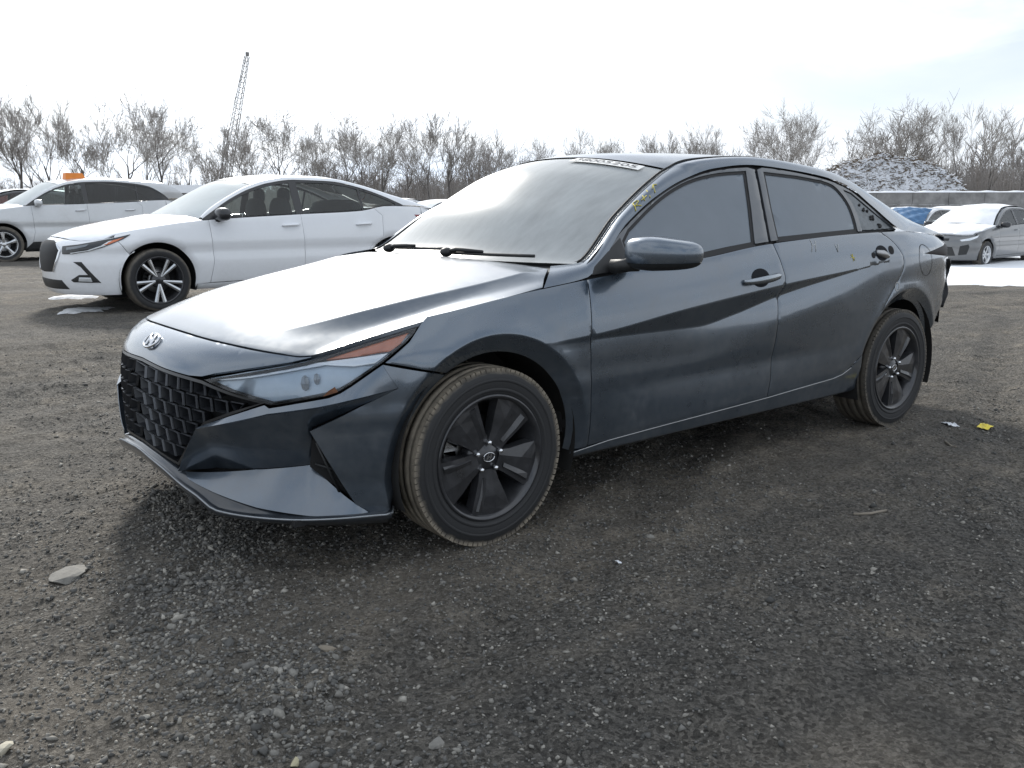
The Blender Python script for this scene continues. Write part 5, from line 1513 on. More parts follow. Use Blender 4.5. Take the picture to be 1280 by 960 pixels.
trk = noise_(1.0, 6, .65, mapping=((.10, .75, 1), .30), dist=.8)
tmr = n.new('ShaderNodeMapRange'); tmr.inputs['From Min'].default_value = .50; tmr.inputs['From Max'].default_value = .66; tmr.inputs['To Max'].default_value = .6; l.new(trk.outputs['Fac'], tmr.inputs['Value'])
tml = n.new('ShaderNodeMath'); tml.operation = 'MULTIPLY'; l.new(tmr.outputs[0], tml.inputs[0]); l.new(mid.outputs['Fac'], tml.inputs[1])
tmx = n.new('ShaderNodeMix'); tmx.data_type = 'RGBA'; tmx.inputs[7].default_value = (.34, .295, .235, 1); l.new(tml.outputs[0], tmx.inputs[0]); l.new(sc2.outputs[0], tmx.inputs[6])
l.new(tmx.outputs[2], b.inputs['Base Color'])
rr = n.new('ShaderNodeMapRange'); rr.inputs['From Min'].default_value = .35; rr.inputs['From Max'].default_value = .6; rr.inputs['To Min'].default_value = .8; rr.inputs['To Max'].default_value = .95
l.new(strk.outputs['Fac'], rr.inputs['Value']); l.new(rr.outputs[0], b.inputs['Roughness'])
b.inputs['Specular IOR Level'].default_value = .22
vor = n.new('ShaderNodeTexVoronoi'); vor.inputs['Scale'].default_value = 75; l.new(t.outputs['Object'], vor.inputs['Vector'])
bsum = n.new('ShaderNodeMath'); bsum.operation = 'MULTIPLY_ADD'; bsum.inputs[1].default_value = -.6; l.new(vor.outputs['Distance'], bsum.inputs[0]); l.new(fine.outputs['Fac'], bsum.inputs[2])
b1 = n.new('ShaderNodeBump'); b1.inputs['Strength'].default_value = .9; b1.inputs['Distance'].default_value = .022; l.new(bsum.outputs[0], b1.inputs['Height'])
b2 = n.new('ShaderNodeBump'); b2.inputs['Strength'].default_value = .8; b2.inputs['Distance'].default_value = .06; l.new(mid.outputs['Fac'], b2.inputs['Height']); l.new(b1.outputs[0], b2.inputs['Normal'])
l.new(b2.outputs[0], b.inputs['Normal'])
tag(link('ground', gme, gm), kind='structure')

# ---------------------------------------------------------------- gravel
def grit_proto(rg):
    V = np.array([(1, 0, 0), (-1, 0, 0), (0, 1, 0), (0, -1, 0), (0, 0, 1), (0, 0, -1)], float)*rg.uniform(.7, 1.2, (6, 1))+rg.uniform(-.25, .25, (6, 3))
    return V, np.array([(0, 2, 4), (2, 1, 4), (1, 3, 4), (3, 0, 4), (2, 0, 5), (1, 2, 5), (3, 1, 5), (0, 3, 5)])
def stone_proto(rg):
    bm = bmesh.new(); bmesh.ops.create_icosphere(bm, subdivisions=1, radius=1)
    V = np.array([v.co[:] for v in bm.verts]); F = np.array([[v.index for v in f.verts] for f in bm.faces]); bm.free()
    V = V*(1+rg.uniform(-.28, .28, (len(V), 1)))
    # chop flats
    for _ in range(9):
        d = rg.normal(size=3); d /= np.linalg.norm(d); k = rg.uniform(.30, .62); s = V@d; V = V-np.outer(np.maximum(0, s-k), d)
    return V, F
def scatter(name, mat, pts, sizes, rg, flat=.6, sink=.42, nproto=10, low=False):
    protos = [(grit_proto if low else stone_proto)(rg) for _ in range(nproto)]
    Vs, Fs = [], []; base = 0
    hz_ = gheight(pts[:, 0], pts[:, 1])
    for i in range(len(pts)):
        V, F = protos[i % nproto]
        a = rg.uniform(0, 2*math.pi); tl_ = rg.uniform(-.5, .5)
        S_ = sizes[i]*np.array([rg.uniform(.8, 1.35), rg.uniform(.6, 1.0), rg.uniform(.45, .9)*flat/.6])
        W = V*S_
        c, s = math.cos(tl_), math.sin(tl_); W = W@np.array([[1, 0, 0], [0, c, -s], [0, s, c]]).T
        c, s = math.cos(a), math.sin(a); W = W@np.array([[c, -s, 0], [s, c, 0], [0, 0, 1]]).T
        W = W+np.array([pts[i, 0], pts[i, 1], hz_[i]+S_[2]*(1-2*sink)*.5])
        Vs.append(W); Fs.append(F+base); base += len(V)
    V = np.concatenate(Vs); F = np.concatenate(Fs)
    me = bpy.data.meshes.new(name)
    me.vertices.add(len(V)); me.vertices.foreach_set('co', V.ravel())
    me.loops.add(F.size); me.loops.foreach_set('vertex_index', F.ravel().astype(np.int32))
    me.polygons.add(len(F)); me.polygons.foreach_set('loop_start', np.arange(0, F.size, 3, dtype=np.int32)); me.polygons.foreach_set('loop_total', np.full(len(F), 3, np.int32))
    me.update(calc_edges=True)
    return link(name, me, mat)
gv, n, l, b = node_mat('gravel_stone')
gi = n.new('ShaderNodeNewGeometry'); ra_ = n.new('ShaderNodeValToRGB')
ra_.color_ramp.elements[0].color = (.065, .065, .062, 1); ra_.color_ramp.elements[1].color = (.36, .34, .30, 1)
for p_, c_ in ((.45, (.13, .127, .12, 1)), (.85, (.225, .215, .192, 1))):
    e = ra_.color_ramp.elements.new(p_); e.color = c_
l.new(gi.outputs['Random Per Island'], ra_.inputs[0])
tt = n.new('ShaderNodeTexCoord'); nn_ = n.new('ShaderNodeTexNoise'); nn_.inputs['Scale'].default_value = 130; nn_.inputs['Detail'].default_value = 4; l.new(tt.outputs['Object'], nn_.inputs['Vector'])
mp_ = n.new('ShaderNodeMapRange'); mp_.inputs['To Min'].default_value = .65; mp_.inputs['To Max'].default_value = 1.35; l.new(nn_.outputs['Fac'], mp_.inputs['Value'])
sc = n.new('ShaderNodeVectorMath'); sc.operation = 'SCALE'; l.new(ra_.outputs[0], sc.inputs[0]); l.new(mp_.outputs[0], sc.inputs['Scale']); l.new(sc.outputs[0], b.inputs['Base Color'])
b.inputs['Roughness'].default_value = .8; b.inputs['Specular IOR Level'].default_value = .3
rg = np.random.default_rng(7)
# loose gravel lies thick in front of the bumper and thins out elsewhere
def gravel_pts(nwant, x0, x1, y0, y1, dens):
    out = []
    while sum(len(o) for o in out) < nwant:
        P_ = np.stack([rg.uniform(x0, x1, 6000), rg.uniform(y0, y1, 6000)], -1)
        out.append(P_[rg.uniform(0, 1, 6000) < dens(P_[:, 0], P_[:, 1])])
    return np.concatenate(out)[:nwant]
def dens1(x, y):
    band = 1.3*np.exp(-((x+.80-.20*y)/.34)**2)+.45*np.exp(-((x-.55)/.35)**2-((y+1.35)/.5)**2)
    cl_n = np.clip((vnoise(x*3.1, y*3.1, 31)-.25)*1.8, 0, 1)
    return np.clip((.10+.95*band)*cl_n, 0, 1)*(y > -2.9)
P1 = gravel_pts(19000, -1.75, 1.6, -2.75, .6, dens1)
d1 = np.exp(-((P1[:, 0]+.80-.2*P1[:, 1])/.4)**2)
tag(scatter('gravel', gv, P1, np.exp(rg.normal(-5.15, .45, len(P1)))*(.75+.5*d1), rg), 'loose pale and dark gravel strewn over the yard in front of the slate sedan', 'gravel', kind='stuff')
def dens2(x, y):
    return np.clip((vnoise(x*1.7, y*1.7, 41)-.3)*1.5, 0, 1)*np.exp(-np.hypot(x+1, y+2.5)/5)
P2 = gravel_pts(64000, -3.0, 7, -2.9, 5.0, dens2)
tag(scatter('gravel', gv, P2, np.exp(rg.normal(-5.4, .42, len(P2))), rg, low=True, sink=.35), 'fine grit and pebbles scattered thinly across the yard', 'gravel', kind='stuff')
# stones one can pick out
def rock(name, x, y, sx, sy, sz, rz, mat, label, cat, seed, group=None, chop=6):
    rg2 = np.random.default_rng(seed)
    bm = bmesh.new(); bmesh.ops.create_icosphere(bm, subdivisions=2, radius=1)
    V = np.array([v.co[:] for v in bm.verts]); F = [[v.index for v in f.verts] for f in bm.faces]; bm.free()
    for _ in range(chop):
        d = rg2.normal(size=3); d /= np.linalg.norm(d); k = rg2.uniform(.4, .7); s = V@d; V = V-np.outer(np.maximum(0, s-k), d)
    V = V*(1+rg2.uniform(-.05, .05, (len(V), 1)))*np.array([sx, sy, sz])
    o = link(name, mesh_from(V, F, name, False), mat, None, (x, y, float(gheight(x, y))+sz*.25)); o.rotation_euler = (0, 0, rz)
    return tag(o, label, cat, group)
STONE = simple('pale_stone', (.19, .182, .165), .85, noise=.35, nscale=40, bump=.3)
rock('flat_stone', -1.24, -.27, .120, .060, .022, .5, STONE, 'pale flat stone slab lying on the dark gravel ahead of the front bumper', 'stone', 4, chop=16)
rock('stone', -1.57, -1.20, .03, .022, .014, 1.0, simple('cream_stone', (.42, .39, .31), .8, noise=.2), 'cream pebble alone at the edge of the gravel', 'stone', 5)
rock('brick_chip', -.81, -1.22, .030, .017, .012, -.6, simple('tan_brick', (.22, .19, .15), .9, noise=.2), 'tan square brick chip among the gravel', 'stone', 8, chop=3)
rock('stone', -.83, -1.78, .024, .017, .012, .3, STONE, 'rounded pale pebble in the thick of the loose gravel', 'stone', 9)
rock('stone', -1.09, -1.62, .022, .012, .009, .9, simple('yellow_stone', (.36, .33, .22), .8, noise=.2), 'yellowish sliver of stone beside the loose gravel', 'stone', 12)
# litter
def litter(name, x, y, s, mat, label, seed):
    rg2 = np.random.default_rng(seed); N = 7; V = []; F = []
    for i in range(N):
        for j in range(N):
            V.append((s*(i/(N-1)-.5)*1.5, s*(j/(N-1)-.5)*.8, s*.25*rg2.uniform(0, 1)*math.sin(math.pi*(i+.5)/N)))
    for i in range(N-1):
        for j in range(N-1): q = i*N+j; F.append((q, q+N, q+N+1, q+1))
    o = link(name, mesh_from(V, F, name, False), mat, None, (x, y, float(gheight(x, y))+.006)); o.rotation_euler = (.1, 0, rg2.uniform(0, 3)); tag(o, label, 'litter')
litter('wrapper', 3.07, -1.22, .07, simple('yellow_wrapper', (.75, .60, .05), .5), 'crumpled yellow wrapper on the ground behind the rear wheel', 2)
litter('paper_scrap', 2.97, -1.08, .06, simple('white_scrap', (.75, .77, .8), .6), 'white paper scrap on the ground behind the rear wheel', 3)
litter('paper_scrap', .22, -1.29, .018, MATS['white_scrap'], 'tiny white scrap on the ground below the front door', 6)
def twig(name, pts, r, label):
    m = MB().tube([(x, y, float(gheight(x, y))+.004) for x, y in pts], r, 5)
    tag(m.build(name, simple('twig_'+str(len(MATS)), (.24, .21, .17), .9, noise=.3), None), label, 'twig')
twig('twig', [(1.27, -1.52), (1.32, -1.56), (1.40, -1.58)], .006, 'pale bent twig lying on the dark ground beside the sedan')
twig('twig', [(2.50, -1.33), (2.53, -1.30), (2.58, -1.24)], .005, 'short upright-looking splinter near the rear wheel')

# ---------------------------------------------------------------- snow on the ground
DSNOW = simple('dirty_snow', (.62, .63, .64), .8, noise=.3, nscale=14, bump=.5, bscale=40)
def snow_sheet(name, poly, th, label, res, seed, mat=None, rag=1.8):
    """a drift: thickness falls to nothing at a ragged edge"""
    base = densify(poly, res*1.2)
    c = np.mean(np.array(base), 0)
    base = [(x+res*rag*float(fbm(np.array([x*.9/res*.5]), np.array([y*.9/res*.5]), 3, seed)[0])*2, y+res*rag*float(fbm(np.array([x*.9/res*.5+50]), np.array([y*.9/res*.5]), 3, seed)[0])*2) for x, y in base]
    ax = [p[0] for p in base]; ay = [p[1] for p in base]
    gx, gy = np.meshgrid(np.arange(min(ax), max(ax), res), np.arange(min(ay), max(ay), res)); gx = gx.ravel(); gy = gy.ravel()
    ok = pip(gx, gy, base) & (segdist(gx, gy, base) > res*.5); gx = gx[ok]; gy = gy[ok]
    pts = base+list(zip(gx.tolist(), gy.tolist()))
    vo, eo, fo, ov, oe, of = delaunay_2d_cdt([Vector(p) for p in pts], [(i, (i+1) % len(base)) for i in range(len(base))], [], 0, 1e-5)
    V2 = np.array([(v.x, v.y) for v in vo]); F = np.array([f[:3] for f in fo]); cc = V2[F].mean(1); F = F[pip(cc[:, 0], cc[:, 1], base)]
    d = segdist(V2[:, 0], V2[:, 1], base)
    h = gheight(V2[:, 0], V2[:, 1])+th*np.minimum(1, d/(th*6))**.6*(1+.5*fbm(V2[:, 0]*1.3, V2[:, 1]*1.3, 3, seed))-.004+.012*(d > res*.4)
    a_ = V2[F]; sgn = (a_[:, 1, 0]-a_[:, 0, 0])*(a_[:, 2, 1]-a_[:, 0, 1])-(a_[:, 2, 0]-a_[:, 0, 0])*(a_[:, 1, 1]-a_[:, 0, 1])
    F = np.where((sgn < 0)[:, None], F[:, ::-1], F)
    o = link(name, mesh_from(np.stack([V2[:, 0], V2[:, 1], h], -1), F, name), mat or SNOW); tag(o, label, 'snow', kind='stuff')
snow_sheet('snow', [(13.2, 4.6), (14.3, 4.0), (16.6, 3.0), (20, 2.2), (26, 1.2), (38, 0), (60, -4), (70, 26), (44, 34), (28, 30), (22, 20), (17, 12), (14, 8)], .09, 'snow lying under and around the cars by the block wall', .5, 3)
snow_sheet('snow', [(.02, 6.75), (.35, 6.55), (.75, 6.70), (.80, 6.92), (.35, 6.98), (.05, 6.92)], .02, 'small melting snow patch on the ground ahead of the white sedan', .04, 4, DSNOW, 5)
snow_sheet('snow', [(.40, 8.3), (.75, 8.1), (1.0, 8.25), (.85, 8.6), (.5, 8.6)], .03, 'little heap of snow under the front of the white sedan', .05, 5, DSNOW, 4)
snow_sheet('snow', [(0, 30), (10, 26), (30, 28), (50, 44), (30, 60), (-10, 70), (-30, 60), (-14, 40)], .05, 'thin snow on the far part of the yard behind the cars', 1.6, 6)
# ================================================================ trees
BARK = simple('bark', (.13, .12, .112), .9, noise=.35, nscale=3)
TWIG = simple('twigs_hazed', (.33, .31, .29), .9, noise=.25, nscale=1.5)  # distance haze is put into this paler grey
def grow(rg, height, spread=.55, levels=5, lean=0, coarse=False, twig_r=.013):
    """bare winter tree: returns (trunk MB, crown MB); trunk holds the stem and first limbs"""
    trunk, crown = MB(), MB()
    def branch(p, d, length, r, lev):
        nseg = (4 if lev < 2 else 3) if not coarse else (3 if lev < 2 else (2 if lev < levels else 1))
        pts = [p]; rad = [r]; q = p.copy(); dd = d.copy()
        for i in range(nseg):
            dd = (dd+Vector((rg.uniform(-1, 1), rg.uniform(-1, 1), rg.uniform(-.5, .9)))*(.10 if lev == 0 else .20)).normalized()
            q = q+dd*length/nseg; pts.append(q.copy()); rad.append(max(twig_r*.6, r*(1-.62*(i+1)/nseg)))
        (trunk if lev < 2 else crown).tube(pts, rad, 5 if lev < 2 else 3, cap=False, sm=lev < 2)
        if lev >= levels: return
        nb = rg.choice([4, 5, 6]) if lev == 0 else rg.choice([3, 4, 4, 5])
        for k in range(nb):
            t = (rg.uniform(.5, 1) if lev == 0 else rg.uniform(.22, 1)) if k else 1.0
            f = t*nseg; i = min(nseg-1, int(f)); w = f-i
            pp = pts[i].lerp(pts[i+1], w); rr = rad[i]*(1-w)+rad[i+1]*w
            dv = (pts[i+1]-pts[i]).normalized()
            az = rg.uniform(0, 2*math.pi); a = dv.orthogonal().normalized(); bb = dv.cross(a)
            ang = rg.uniform(.36, .92)*(spread/.55) if k else rg.uniform(.08, .35)
            nd = (dv*math.cos(ang)+(a*math.cos(az)+bb*math.sin(az))*math.sin(ang))
            nd = (nd+Vector((0, 0, .16))).normalized()
            branch(pp, nd, length*rg.uniform(.52, .80)*(1.0 if lev else .80), max(twig_r, rr*rg.uniform(.5, .72)), lev+1)
    branch(Vector((0, 0, -.3)), Vector((lean, 0, 1)).normalized(), height*.50, height*.0175, 0)
    return trunk, crown
PROTOS = []
for i in range(9):
    rg_ = random.Random(100+i*7)
    tr_, cr2 = grow(rg_, 12, spread=[.5, .62, .42, .7, .52, .38, .6, .48, .8][i], levels=5, lean=rg_.uniform(-.10, .10), twig_r=.018)
    zmax = float(np.percentile([v[2] for v in cr2.v], 99.8))
    PROTOS.append((tr_, cr2, zmax))
PM = []
for tr_, cr2, zm in PROTOS:
    a = tr_.build('trunk', BARK); c2 = cr2.build('crown', TWIG); PM.append((a.data, c2.data, zm))
    bpy.data.objects.remove(a); bpy.data.objects.remove(c2)
TREES = []
# (picture column, picture row of the top, depth, prototype) for the trees that stand out
for it in [(8, 124, 96, 2), (38, 128, 104, 5), (84, 136, 100, 7), (122, 124, 92, 0), (172, 122, 98, 1), (214, 128, 90, 3), (246, 168, 96, 6),
           (332, 150, 100, 1), (362, 140, 96, 3), (396, 168, 104, 6), (436, 146, 96, 4), (482, 138, 92, 0), (540, 146, 98, 2), (566, 150, 96, 5), (612, 180, 106, 6),
           (664, 178, 104, 1), (724, 168, 100, 4), (762, 178, 106, 6), (822, 172, 100, 5), (872, 160, 96, 2), (936, 170, 98, 6), (976, 138, 80, 3), (1010, 152, 92, 1),
           (1062, 150, 94, 8), (1112, 134, 88, 3), (1150, 148, 94, 6), (1186, 140, 84, 2), (1222, 146, 86, 4), (1262, 152, 84, 0), (-30, 130, 96, 3), (1310, 150, 86, 1), (638, 186, 110, 3), (690, 184, 108, 0), (742, 178, 112, 3), (796, 176, 108, 1), (846, 176, 106, 3), (902, 166, 104, 0), (956, 158, 100, 4), (288, 176, 102, 4), (310, 160, 106, 2), (414, 158, 108, 0), (460, 156, 108, 3), (512, 158, 104, 1), (590, 170, 106, 4), (58, 150, 110, 1), (148, 148, 112, 2), (196, 146, 112, 4)]:
    TREES.append(it)
LAB = {2: 'slim bare tree with upswept limbs', 5: 'narrow bare tree with close upright branches', 7: 'thin bare tree with few branches', 0: 'tall straight bare tree with a round crown',
       1: 'bare tree with a wide twiggy crown', 3: 'spreading bare tree with wide forking limbs', 6: 'bushy low bare tree', 4: 'bare tree with a leaning oval crown', 8: 'broad bare tree with wide open limbs'}
WHERE = [(60, 'behind the dark SUV'), (110, 'behind the orange roof box'), (235, 'behind the silver SUV'), (300, 'under the crane boom'), (380, 'beside the crane'), (450, 'behind the white sedan roof'), (520, 'behind the white sedan rear window'),
         (590, 'behind the white sedan trunk'), (700, 'beyond the slate sedan windshield'), (800, 'beyond the slate sedan roof front'), (900, 'beyond the slate sedan roof'), (990, 'beyond the slate sedan rear window'), (1050, 'beside the brush mound'), (1130, 'behind the brush mound peak'), (1200, 'behind the far flank of the brush mound'), (9999, 'beyond the snowy cars and block wall')]
def where(px_): return next(w for lim, w in WHERE if px_ < lim)
rnt = random.Random(5)
for (px_, top, dep, k) in TREES:
    p_ = CAM_POS+ray_dir(px_)*dep
    top_h = 1.164+(262-top)/1100*dep
    root = tag(empty('bare_tree', (p_.x, p_.y, -.1)), LAB[k]+' '+where(px_), 'tree', 'bare trees of the wood line')
    s = top_h/PM[k][2]; root.scale = (s*rnt.uniform(.9, 1.1), s*rnt.uniform(.9, 1.1), s); root.rotation_euler = (0, 0, rnt.uniform(0, 6.28))
    link('trunk', PM[k][0], None, root); link('crown', PM[k][1], None, root)
# the mass of stems and brush behind and between them
wm = MB(); Vw = []; Fw = []
rw = random.Random(77)
small = []
for i in range(6):
    rg_ = random.Random(500+i)
    a, c2 = grow(rg_, 6, spread=.5+.05*i, levels=3, lean=rg_.uniform(-.2, .2), twig_r=.022, coarse=True)
    a.add(c2.v, c2.f); small.append((np.array(a.v), a.f))
base_ = 0; allV = []; allF = []
for i in range(1000):
    px_ = rw.uniform(-160, 1440)
    right = max(0, min(1, (px_-1020)/120))
    dep = rw.uniform(98, 150)-right*rw.uniform(0, 22)
    hgt = float(np.interp(px_, [-200, 240, 300, 600, 680, 960, 1040, 1150], [3.6, 3.8, 6.4, 6.8, 6.4, 6.4, 7.0, 7.6]))*rw.uniform(.6, 1.15)
    if i % 9 == 0: hgt *= 1.45
    V_, F_ = small[i % 6]
    p_ = CAM_POS+ray_dir(px_)*dep
    a = rw.uniform(0, 6.28); c_, s_ = math.cos(a), math.sin(a); k = hgt/6.5
    W = V_*k; W = np.stack([W[:, 0]*c_-W[:, 1]*s_, W[:, 0]*s_+W[:, 1]*c_, W[:, 2]], -1)+np.array([p_.x, p_.y, -.2])
    allV.append(W); allF += [tuple(j+base_ for j in f) for f in F_]; base_ += len(V_)
wme = mesh_from(np.concatenate(allV), allF, 'woodland', False)
tag(link('woodland', wme, simple('brush', (.30, .28, .265), .9, noise=.3, nscale=.2)), 'thicket of grey brown stems and brush behind the bare trees', 'woodland', kind='stuff')
# low brush bank closing the view at the foot of the wood
bv = []; bf = []
rb_ = random.Random(9)
for i in range(22000):
    px_ = rb_.uniform(-160, 1440); right = max(0, min(1, (px_-1020)/120)); dep = rb_.uniform(92, 128)-right*14
    p_ = CAM_POS+ray_dir(px_)*dep; h = abs(rb_.gauss(0, 1))*1.6+1.7+right*rb_.uniform(0, 2.5)
    q = len(bv); ax_ = rb_.uniform(-.7, .7); ay_ = rb_.uniform(-.7, .7); w = rb_.uniform(.025, .06)
    z0 = rb_.uniform(-.2, h*.45)
    bv += [(p_.x-w, p_.y, z0), (p_.x+w, p_.y, z0), (p_.x+w*.5+ax_*.5, p_.y+ay_*.5, (z0+h)/2), (p_.x-w*.5+ax_*.5, p_.y+ay_*.5, (z0+h)/2), (p_.x+ax_, p_.y+ay_, h)]
    bf += [(q, q+1, q+2, q+3), (q+3, q+2, q+4)]
tag(link('undergrowth', mesh_from(bv, bf, 'undergrowth', False), MATS['brush']), 'low tangled undergrowth along the foot of the wood', 'undergrowth', kind='stuff')
# rising wooded bank far behind closes the gaps near the ground
hv_ = []; hf_ = []
NB = 60
for i in range(NB+1):
    px_ = -500+2300*i/NB; p_ = CAM_POS+ray_dir(px_)*170; q_ = CAM_POS+ray_dir(px_)*260
    h = 4.6+1.2*float(fbm(np.array([i*.35]), np.array([0.]), 3, 3)[0])+(2.2 if px_ > 1050 else 0)
    hv_ += [(p_.x, p_.y, -1), (p_.x*1.02, p_.y*1.02, h*.7), (q_.x, q_.y, h)]
for i in range(NB):
    a = i*3; hf_ += [(a, a+3, a+4, a+1), (a+1, a+4, a+5, a+2)]
tag(link('hill', mesh_from(hv_, hf_, 'hill'), simple('far_bank', (.15, .135, .125), .95, noise=.3, nscale=.3, bump=1, bscale=1.2)), kind='structure')

# ================================================================ crane, shed, wall, mound
def lattice(mb, a, b, w0, w1, n, up_=Vector((0, 1, 0))):
    a, b = Vector(a), Vector(b); d = (b-a).normalized(); s1 = d.cross(up_).normalized(); s2 = d.cross(s1).normalized()
    ring = []
    for i in range(n+1):
        t = i/n; c = a.lerp(b, t); w = (w0+(w1-w0)*t)/2
        ring.append([c+s1*w+s2*w, c+s1*w-s2*w, c-s1*w-s2*w, c-s1*w+s2*w])
    for k in range(4): mb.tube([r[k] for r in ring], .06, 4)
    for i in range(n):
        for k in range(4):
            k2 = (k+1) % 4
            mb.tube([ring[i][k], ring[i+1][k2]], .035, 3); mb.tube([ring[i][k], ring[i][k2]], .035, 3)
DEPC = 150.0
def at(px_, py_, dep):
    p_ = CAM_POS+ray_dir(px_)*dep; return Vector((p_.x, p_.y, 1.164+(258-py_)/1100*dep))
crane = tag(empty('crane', at(292, 258, DEPC)*1.0), 'tall lattice boom crane rising above the bare trees', 'crane')
crane.location.z = 0
def rel(v): return Vector(v)-crane.location
CRM = simple('crane_steel_hazed', (.24, .235, .23), .7)  # haze over the far crane is put into its pale colour
m = MB(); lattice(m, rel(at(288, 238, DEPC)), rel(at(327, 82, DEPC)), 1.5, .6, 26); m.build('boom', CRM, crane)
m = MB(); m.box(rel(at(327.4, 80, DEPC)), (.45, .45, .6)); m.build('boom_tip', CRM, crane)
m = MB(); lattice(m, rel(at(288, 236, DEPC)), rel(at(297, 166, DEPC)), .9, .5, 12); m.build('gantry', CRM, crane)
m = MB(); m.tube([rel(at(327, 82, DEPC)), rel(at(297, 166, DEPC)), rel(at(284, 236, DEPC))], .04, 3); m.build('stay_cable', CRM, crane)
m = MB(); m.box((0, 0, 1.9), (7, 4, 2.6)); m.box((0, 0, .5), (8, 4.6, 1.0)); m.build('crane_body', CRM, crane)

shed = tag(empty('shed', (0, 0, 0)), 'low grey shed with a snow-covered flat roof before the wood', 'shed')
sp0 = at(238, 258, 74); shed.location = (sp0.x, sp0.y, 0); shed.rotation_euler = (0, 0, -yaw)
m = MB(); m.box((0, 0, 1.15), (5.2, 3.0, 2.3)); m.build('wall', simple('shed_wall', (.20, .19, .18), .9, noise=.3), shed)
m = MB(); m.box((0, 0, 2.62), (5.8, 3.5, .62)); m.build('roof', SNOW, shed)
m = MB(); m.box((-1.4, -1.53, 1.0), (1.0, .06, 1.9)); m.build('door', simple('shed_door', (.07, .07, .075), .7), shed)
m = MB(); m.box((1.2, -1.53, 1.4), (1.2, .06, .7)); m.build('window', GLASS_DARK, shed)
rc = tag(empty('container', (0, 0, 0)), 'dull red shipping container at the foot of the wood behind the SUV', 'container')
sp0 = at(28, 258, 88); rc.location = (sp0.x, sp0.y, 0); rc.rotation_euler = (0, 0, -yaw)
RED = simple('red_steel', (.22, .05, .05), .7, noise=.2)
m = MB(); m.box((0, 0, 1.4), (4.5, 2.4, 2.8)); m.build('container_body', RED, rc)
for k in range(11):
    m = MB(); m.box((-2.0+.4*k, -1.22, 1.4), (.18, .06, 2.5)); m.build('rib', RED, rc)

CONC = simple('concrete_block', (.20, .195, .188), .9, noise=.45, nscale=1.8, bump=.2, bscale=12)
wall = tag(empty('block_wall', (0, 0, 0)), 'long concrete block wall with snow along its top in front of the brush mound', 'wall')
w0 = at(1040, 258, 46); wall.location = (w0.x, w0.y, -.62); wall.rotation_euler = (0, 0, -yaw)
rw = random.Random(4)
for rI in range(4):
    for k in range(-2, 11):
        x = (k+(.5 if rI % 2 else 0))*1.83
        m = MB(); m.box((x, rw.uniform(-.025, .025), .3+rI*.605), (1.81, .62, .597)); m.build('block', CONC, wall)
m = MB()
V = []; F = []
for i in range(81):
    x = -4.2+23*i/80; h = .05+.05*rw.random()
    V += [(x, -.27, 2.42), (x, -.15, 2.42+h), (x, .16, 2.42+h), (x, .27, 2.42)]
for i in range(80):
    for k in range(3): q = i*4+k; F.append((q, q+4, q+5, q+1))
m.add(V, F, True); m.build('snow_cap', SNOW, wall)

# brush and mulch mound
mm, n, l, b = node_mat('snowy_brush')
t = n.new('ShaderNodeTexCoord'); q1 = n.new('ShaderNodeTexNoise'); q1.inputs['Scale'].default_value = 2.6; q1.inputs['Detail'].default_value = 9; q1.inputs['Roughness'].default_value = .72; q1.inputs['Distortion'].default_value = 1.2
l.new(t.outputs['Object'], q1.inputs['Vector'])
ge = n.new('ShaderNodeNewGeometry'); sz_ = n.new('ShaderNodeSeparateXYZ'); l.new(ge.outputs['Normal'], sz_.inputs[0])
ad = n.new('ShaderNodeMath'); ad.operation = 'MULTIPLY_ADD'; ad.inputs[1].default_value = .22; l.new(sz_.outputs['Z'], ad.inputs[0]); l.new(q1.outputs['Fac'], ad.inputs[2])
mr2 = n.new('ShaderNodeMapRange'); mr2.inputs['From Min'].default_value = .50; mr2.inputs['From Max'].default_value = .60; l.new(ad.outputs[0], mr2.inputs['Value'])
mc = n.new('ShaderNodeMix'); mc.data_type = 'RGBA'; mc.inputs[6].default_value = (.10, .080, .058, 1); mc.inputs[7].default_value = (.78, .80, .84, 1)
l.new(mr2.outputs[0], mc.inputs[0]); l.new(mc.outputs[2], b.inputs['Base Color']); b.inputs['Roughness'].default_value = .9
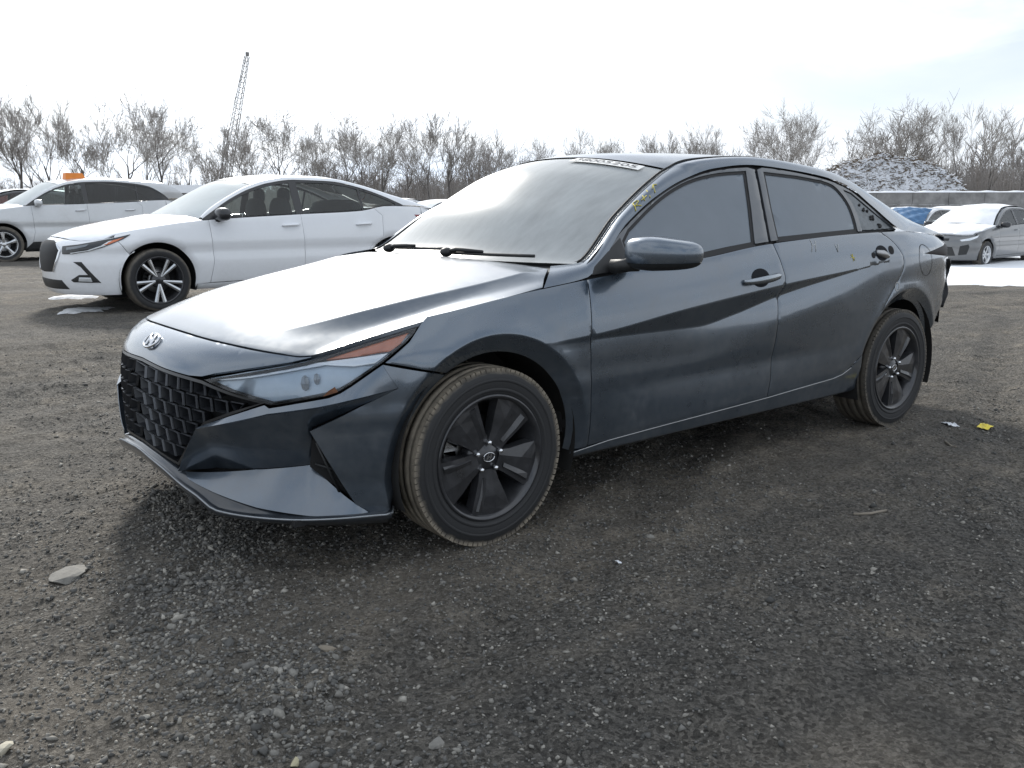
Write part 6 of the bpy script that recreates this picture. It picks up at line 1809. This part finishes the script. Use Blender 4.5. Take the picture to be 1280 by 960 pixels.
bu = n.new('ShaderNodeBump'); bu.inputs['Strength'].default_value = 1; bu.inputs['Distance'].default_value = .25; l.new(q1.outputs['Fac'], bu.inputs['Height']); l.new(bu.outputs[0], b.inputs['Normal'])
mound = tag(empty('brush_mound', (0, 0, 0)), 'tall heap of brown brush and mulch dusted with snow behind the block wall', 'mound')
mp0 = at(1090, 258, 60); mound.location = (mp0.x, mp0.y, -.4); mound.rotation_euler = (0, 0, -yaw)
prof = pchip([(-1, 0), (-.92, .34), (-.74, .66), (-.5, .84), (-.25, .95), (.0, 1.0), (.25, .97), (.5, .88), (.7, .70), (.88, .42), (1, 0)])
V = []; F = []; NX, NY = 110, 60; HX, HY, HZ = 6.3, 4.5, 4.75
def mz(a, c): 
    rr = prof(max(-1, min(1, a)))*max(0, 1-abs(c)**2.2)
    x, y = a*HX, c*HY
    return HZ*rr+(.55*float(fbm(np.array([x*1.3]), np.array([y*1.3]), 4, 8)[0])+.35*float(fbm(np.array([x*4]), np.array([y*4]), 3, 18)[0]))*min(1, rr*3)
for i in range(NX+1):
    for j in range(NY+1):
        a, c = -1+2*i/NX, -1+2*j/NY; V.append((a*HX, c*HY, mz(a, c)))
for i in range(NX):
    for j in range(NY): q = i*(NY+1)+j; F.append((q, q+NY+1, q+NY+2, q+1))
link('heap', mesh_from(V, F, 'heap', False), mm, mound)
m1, m2 = MB(), MB(); rm_ = random.Random(21)
for i in range(3600):
    a, c = rm_.uniform(-.96, .96), rm_.uniform(-.95, .3)
    z = mz(a, c)
    if z < .3: continue
    L_ = rm_.uniform(.12, .55); az = rm_.uniform(0, 6.28); el = rm_.uniform(-.3, .5)
    d_ = Vector((math.cos(az)*math.cos(el), math.sin(az)*math.cos(el), math.sin(el)))*L_
    p_ = Vector((a*HX, c*HY, z+.05)); w = rm_.uniform(.012, .032)
    (m1 if i % 3 else m2).tube([p_-d_/2, p_+d_/2], w, 3, cap=False, sm=False)
o = m1.build('brushwood', simple('brushwood', (.13, .10, .07), .95, noise=.4, nscale=2), mound); o['kind'] = 'stuff'
o = m2.build('snowy_brushwood', SNOW, mound); o['kind'] = 'stuff'
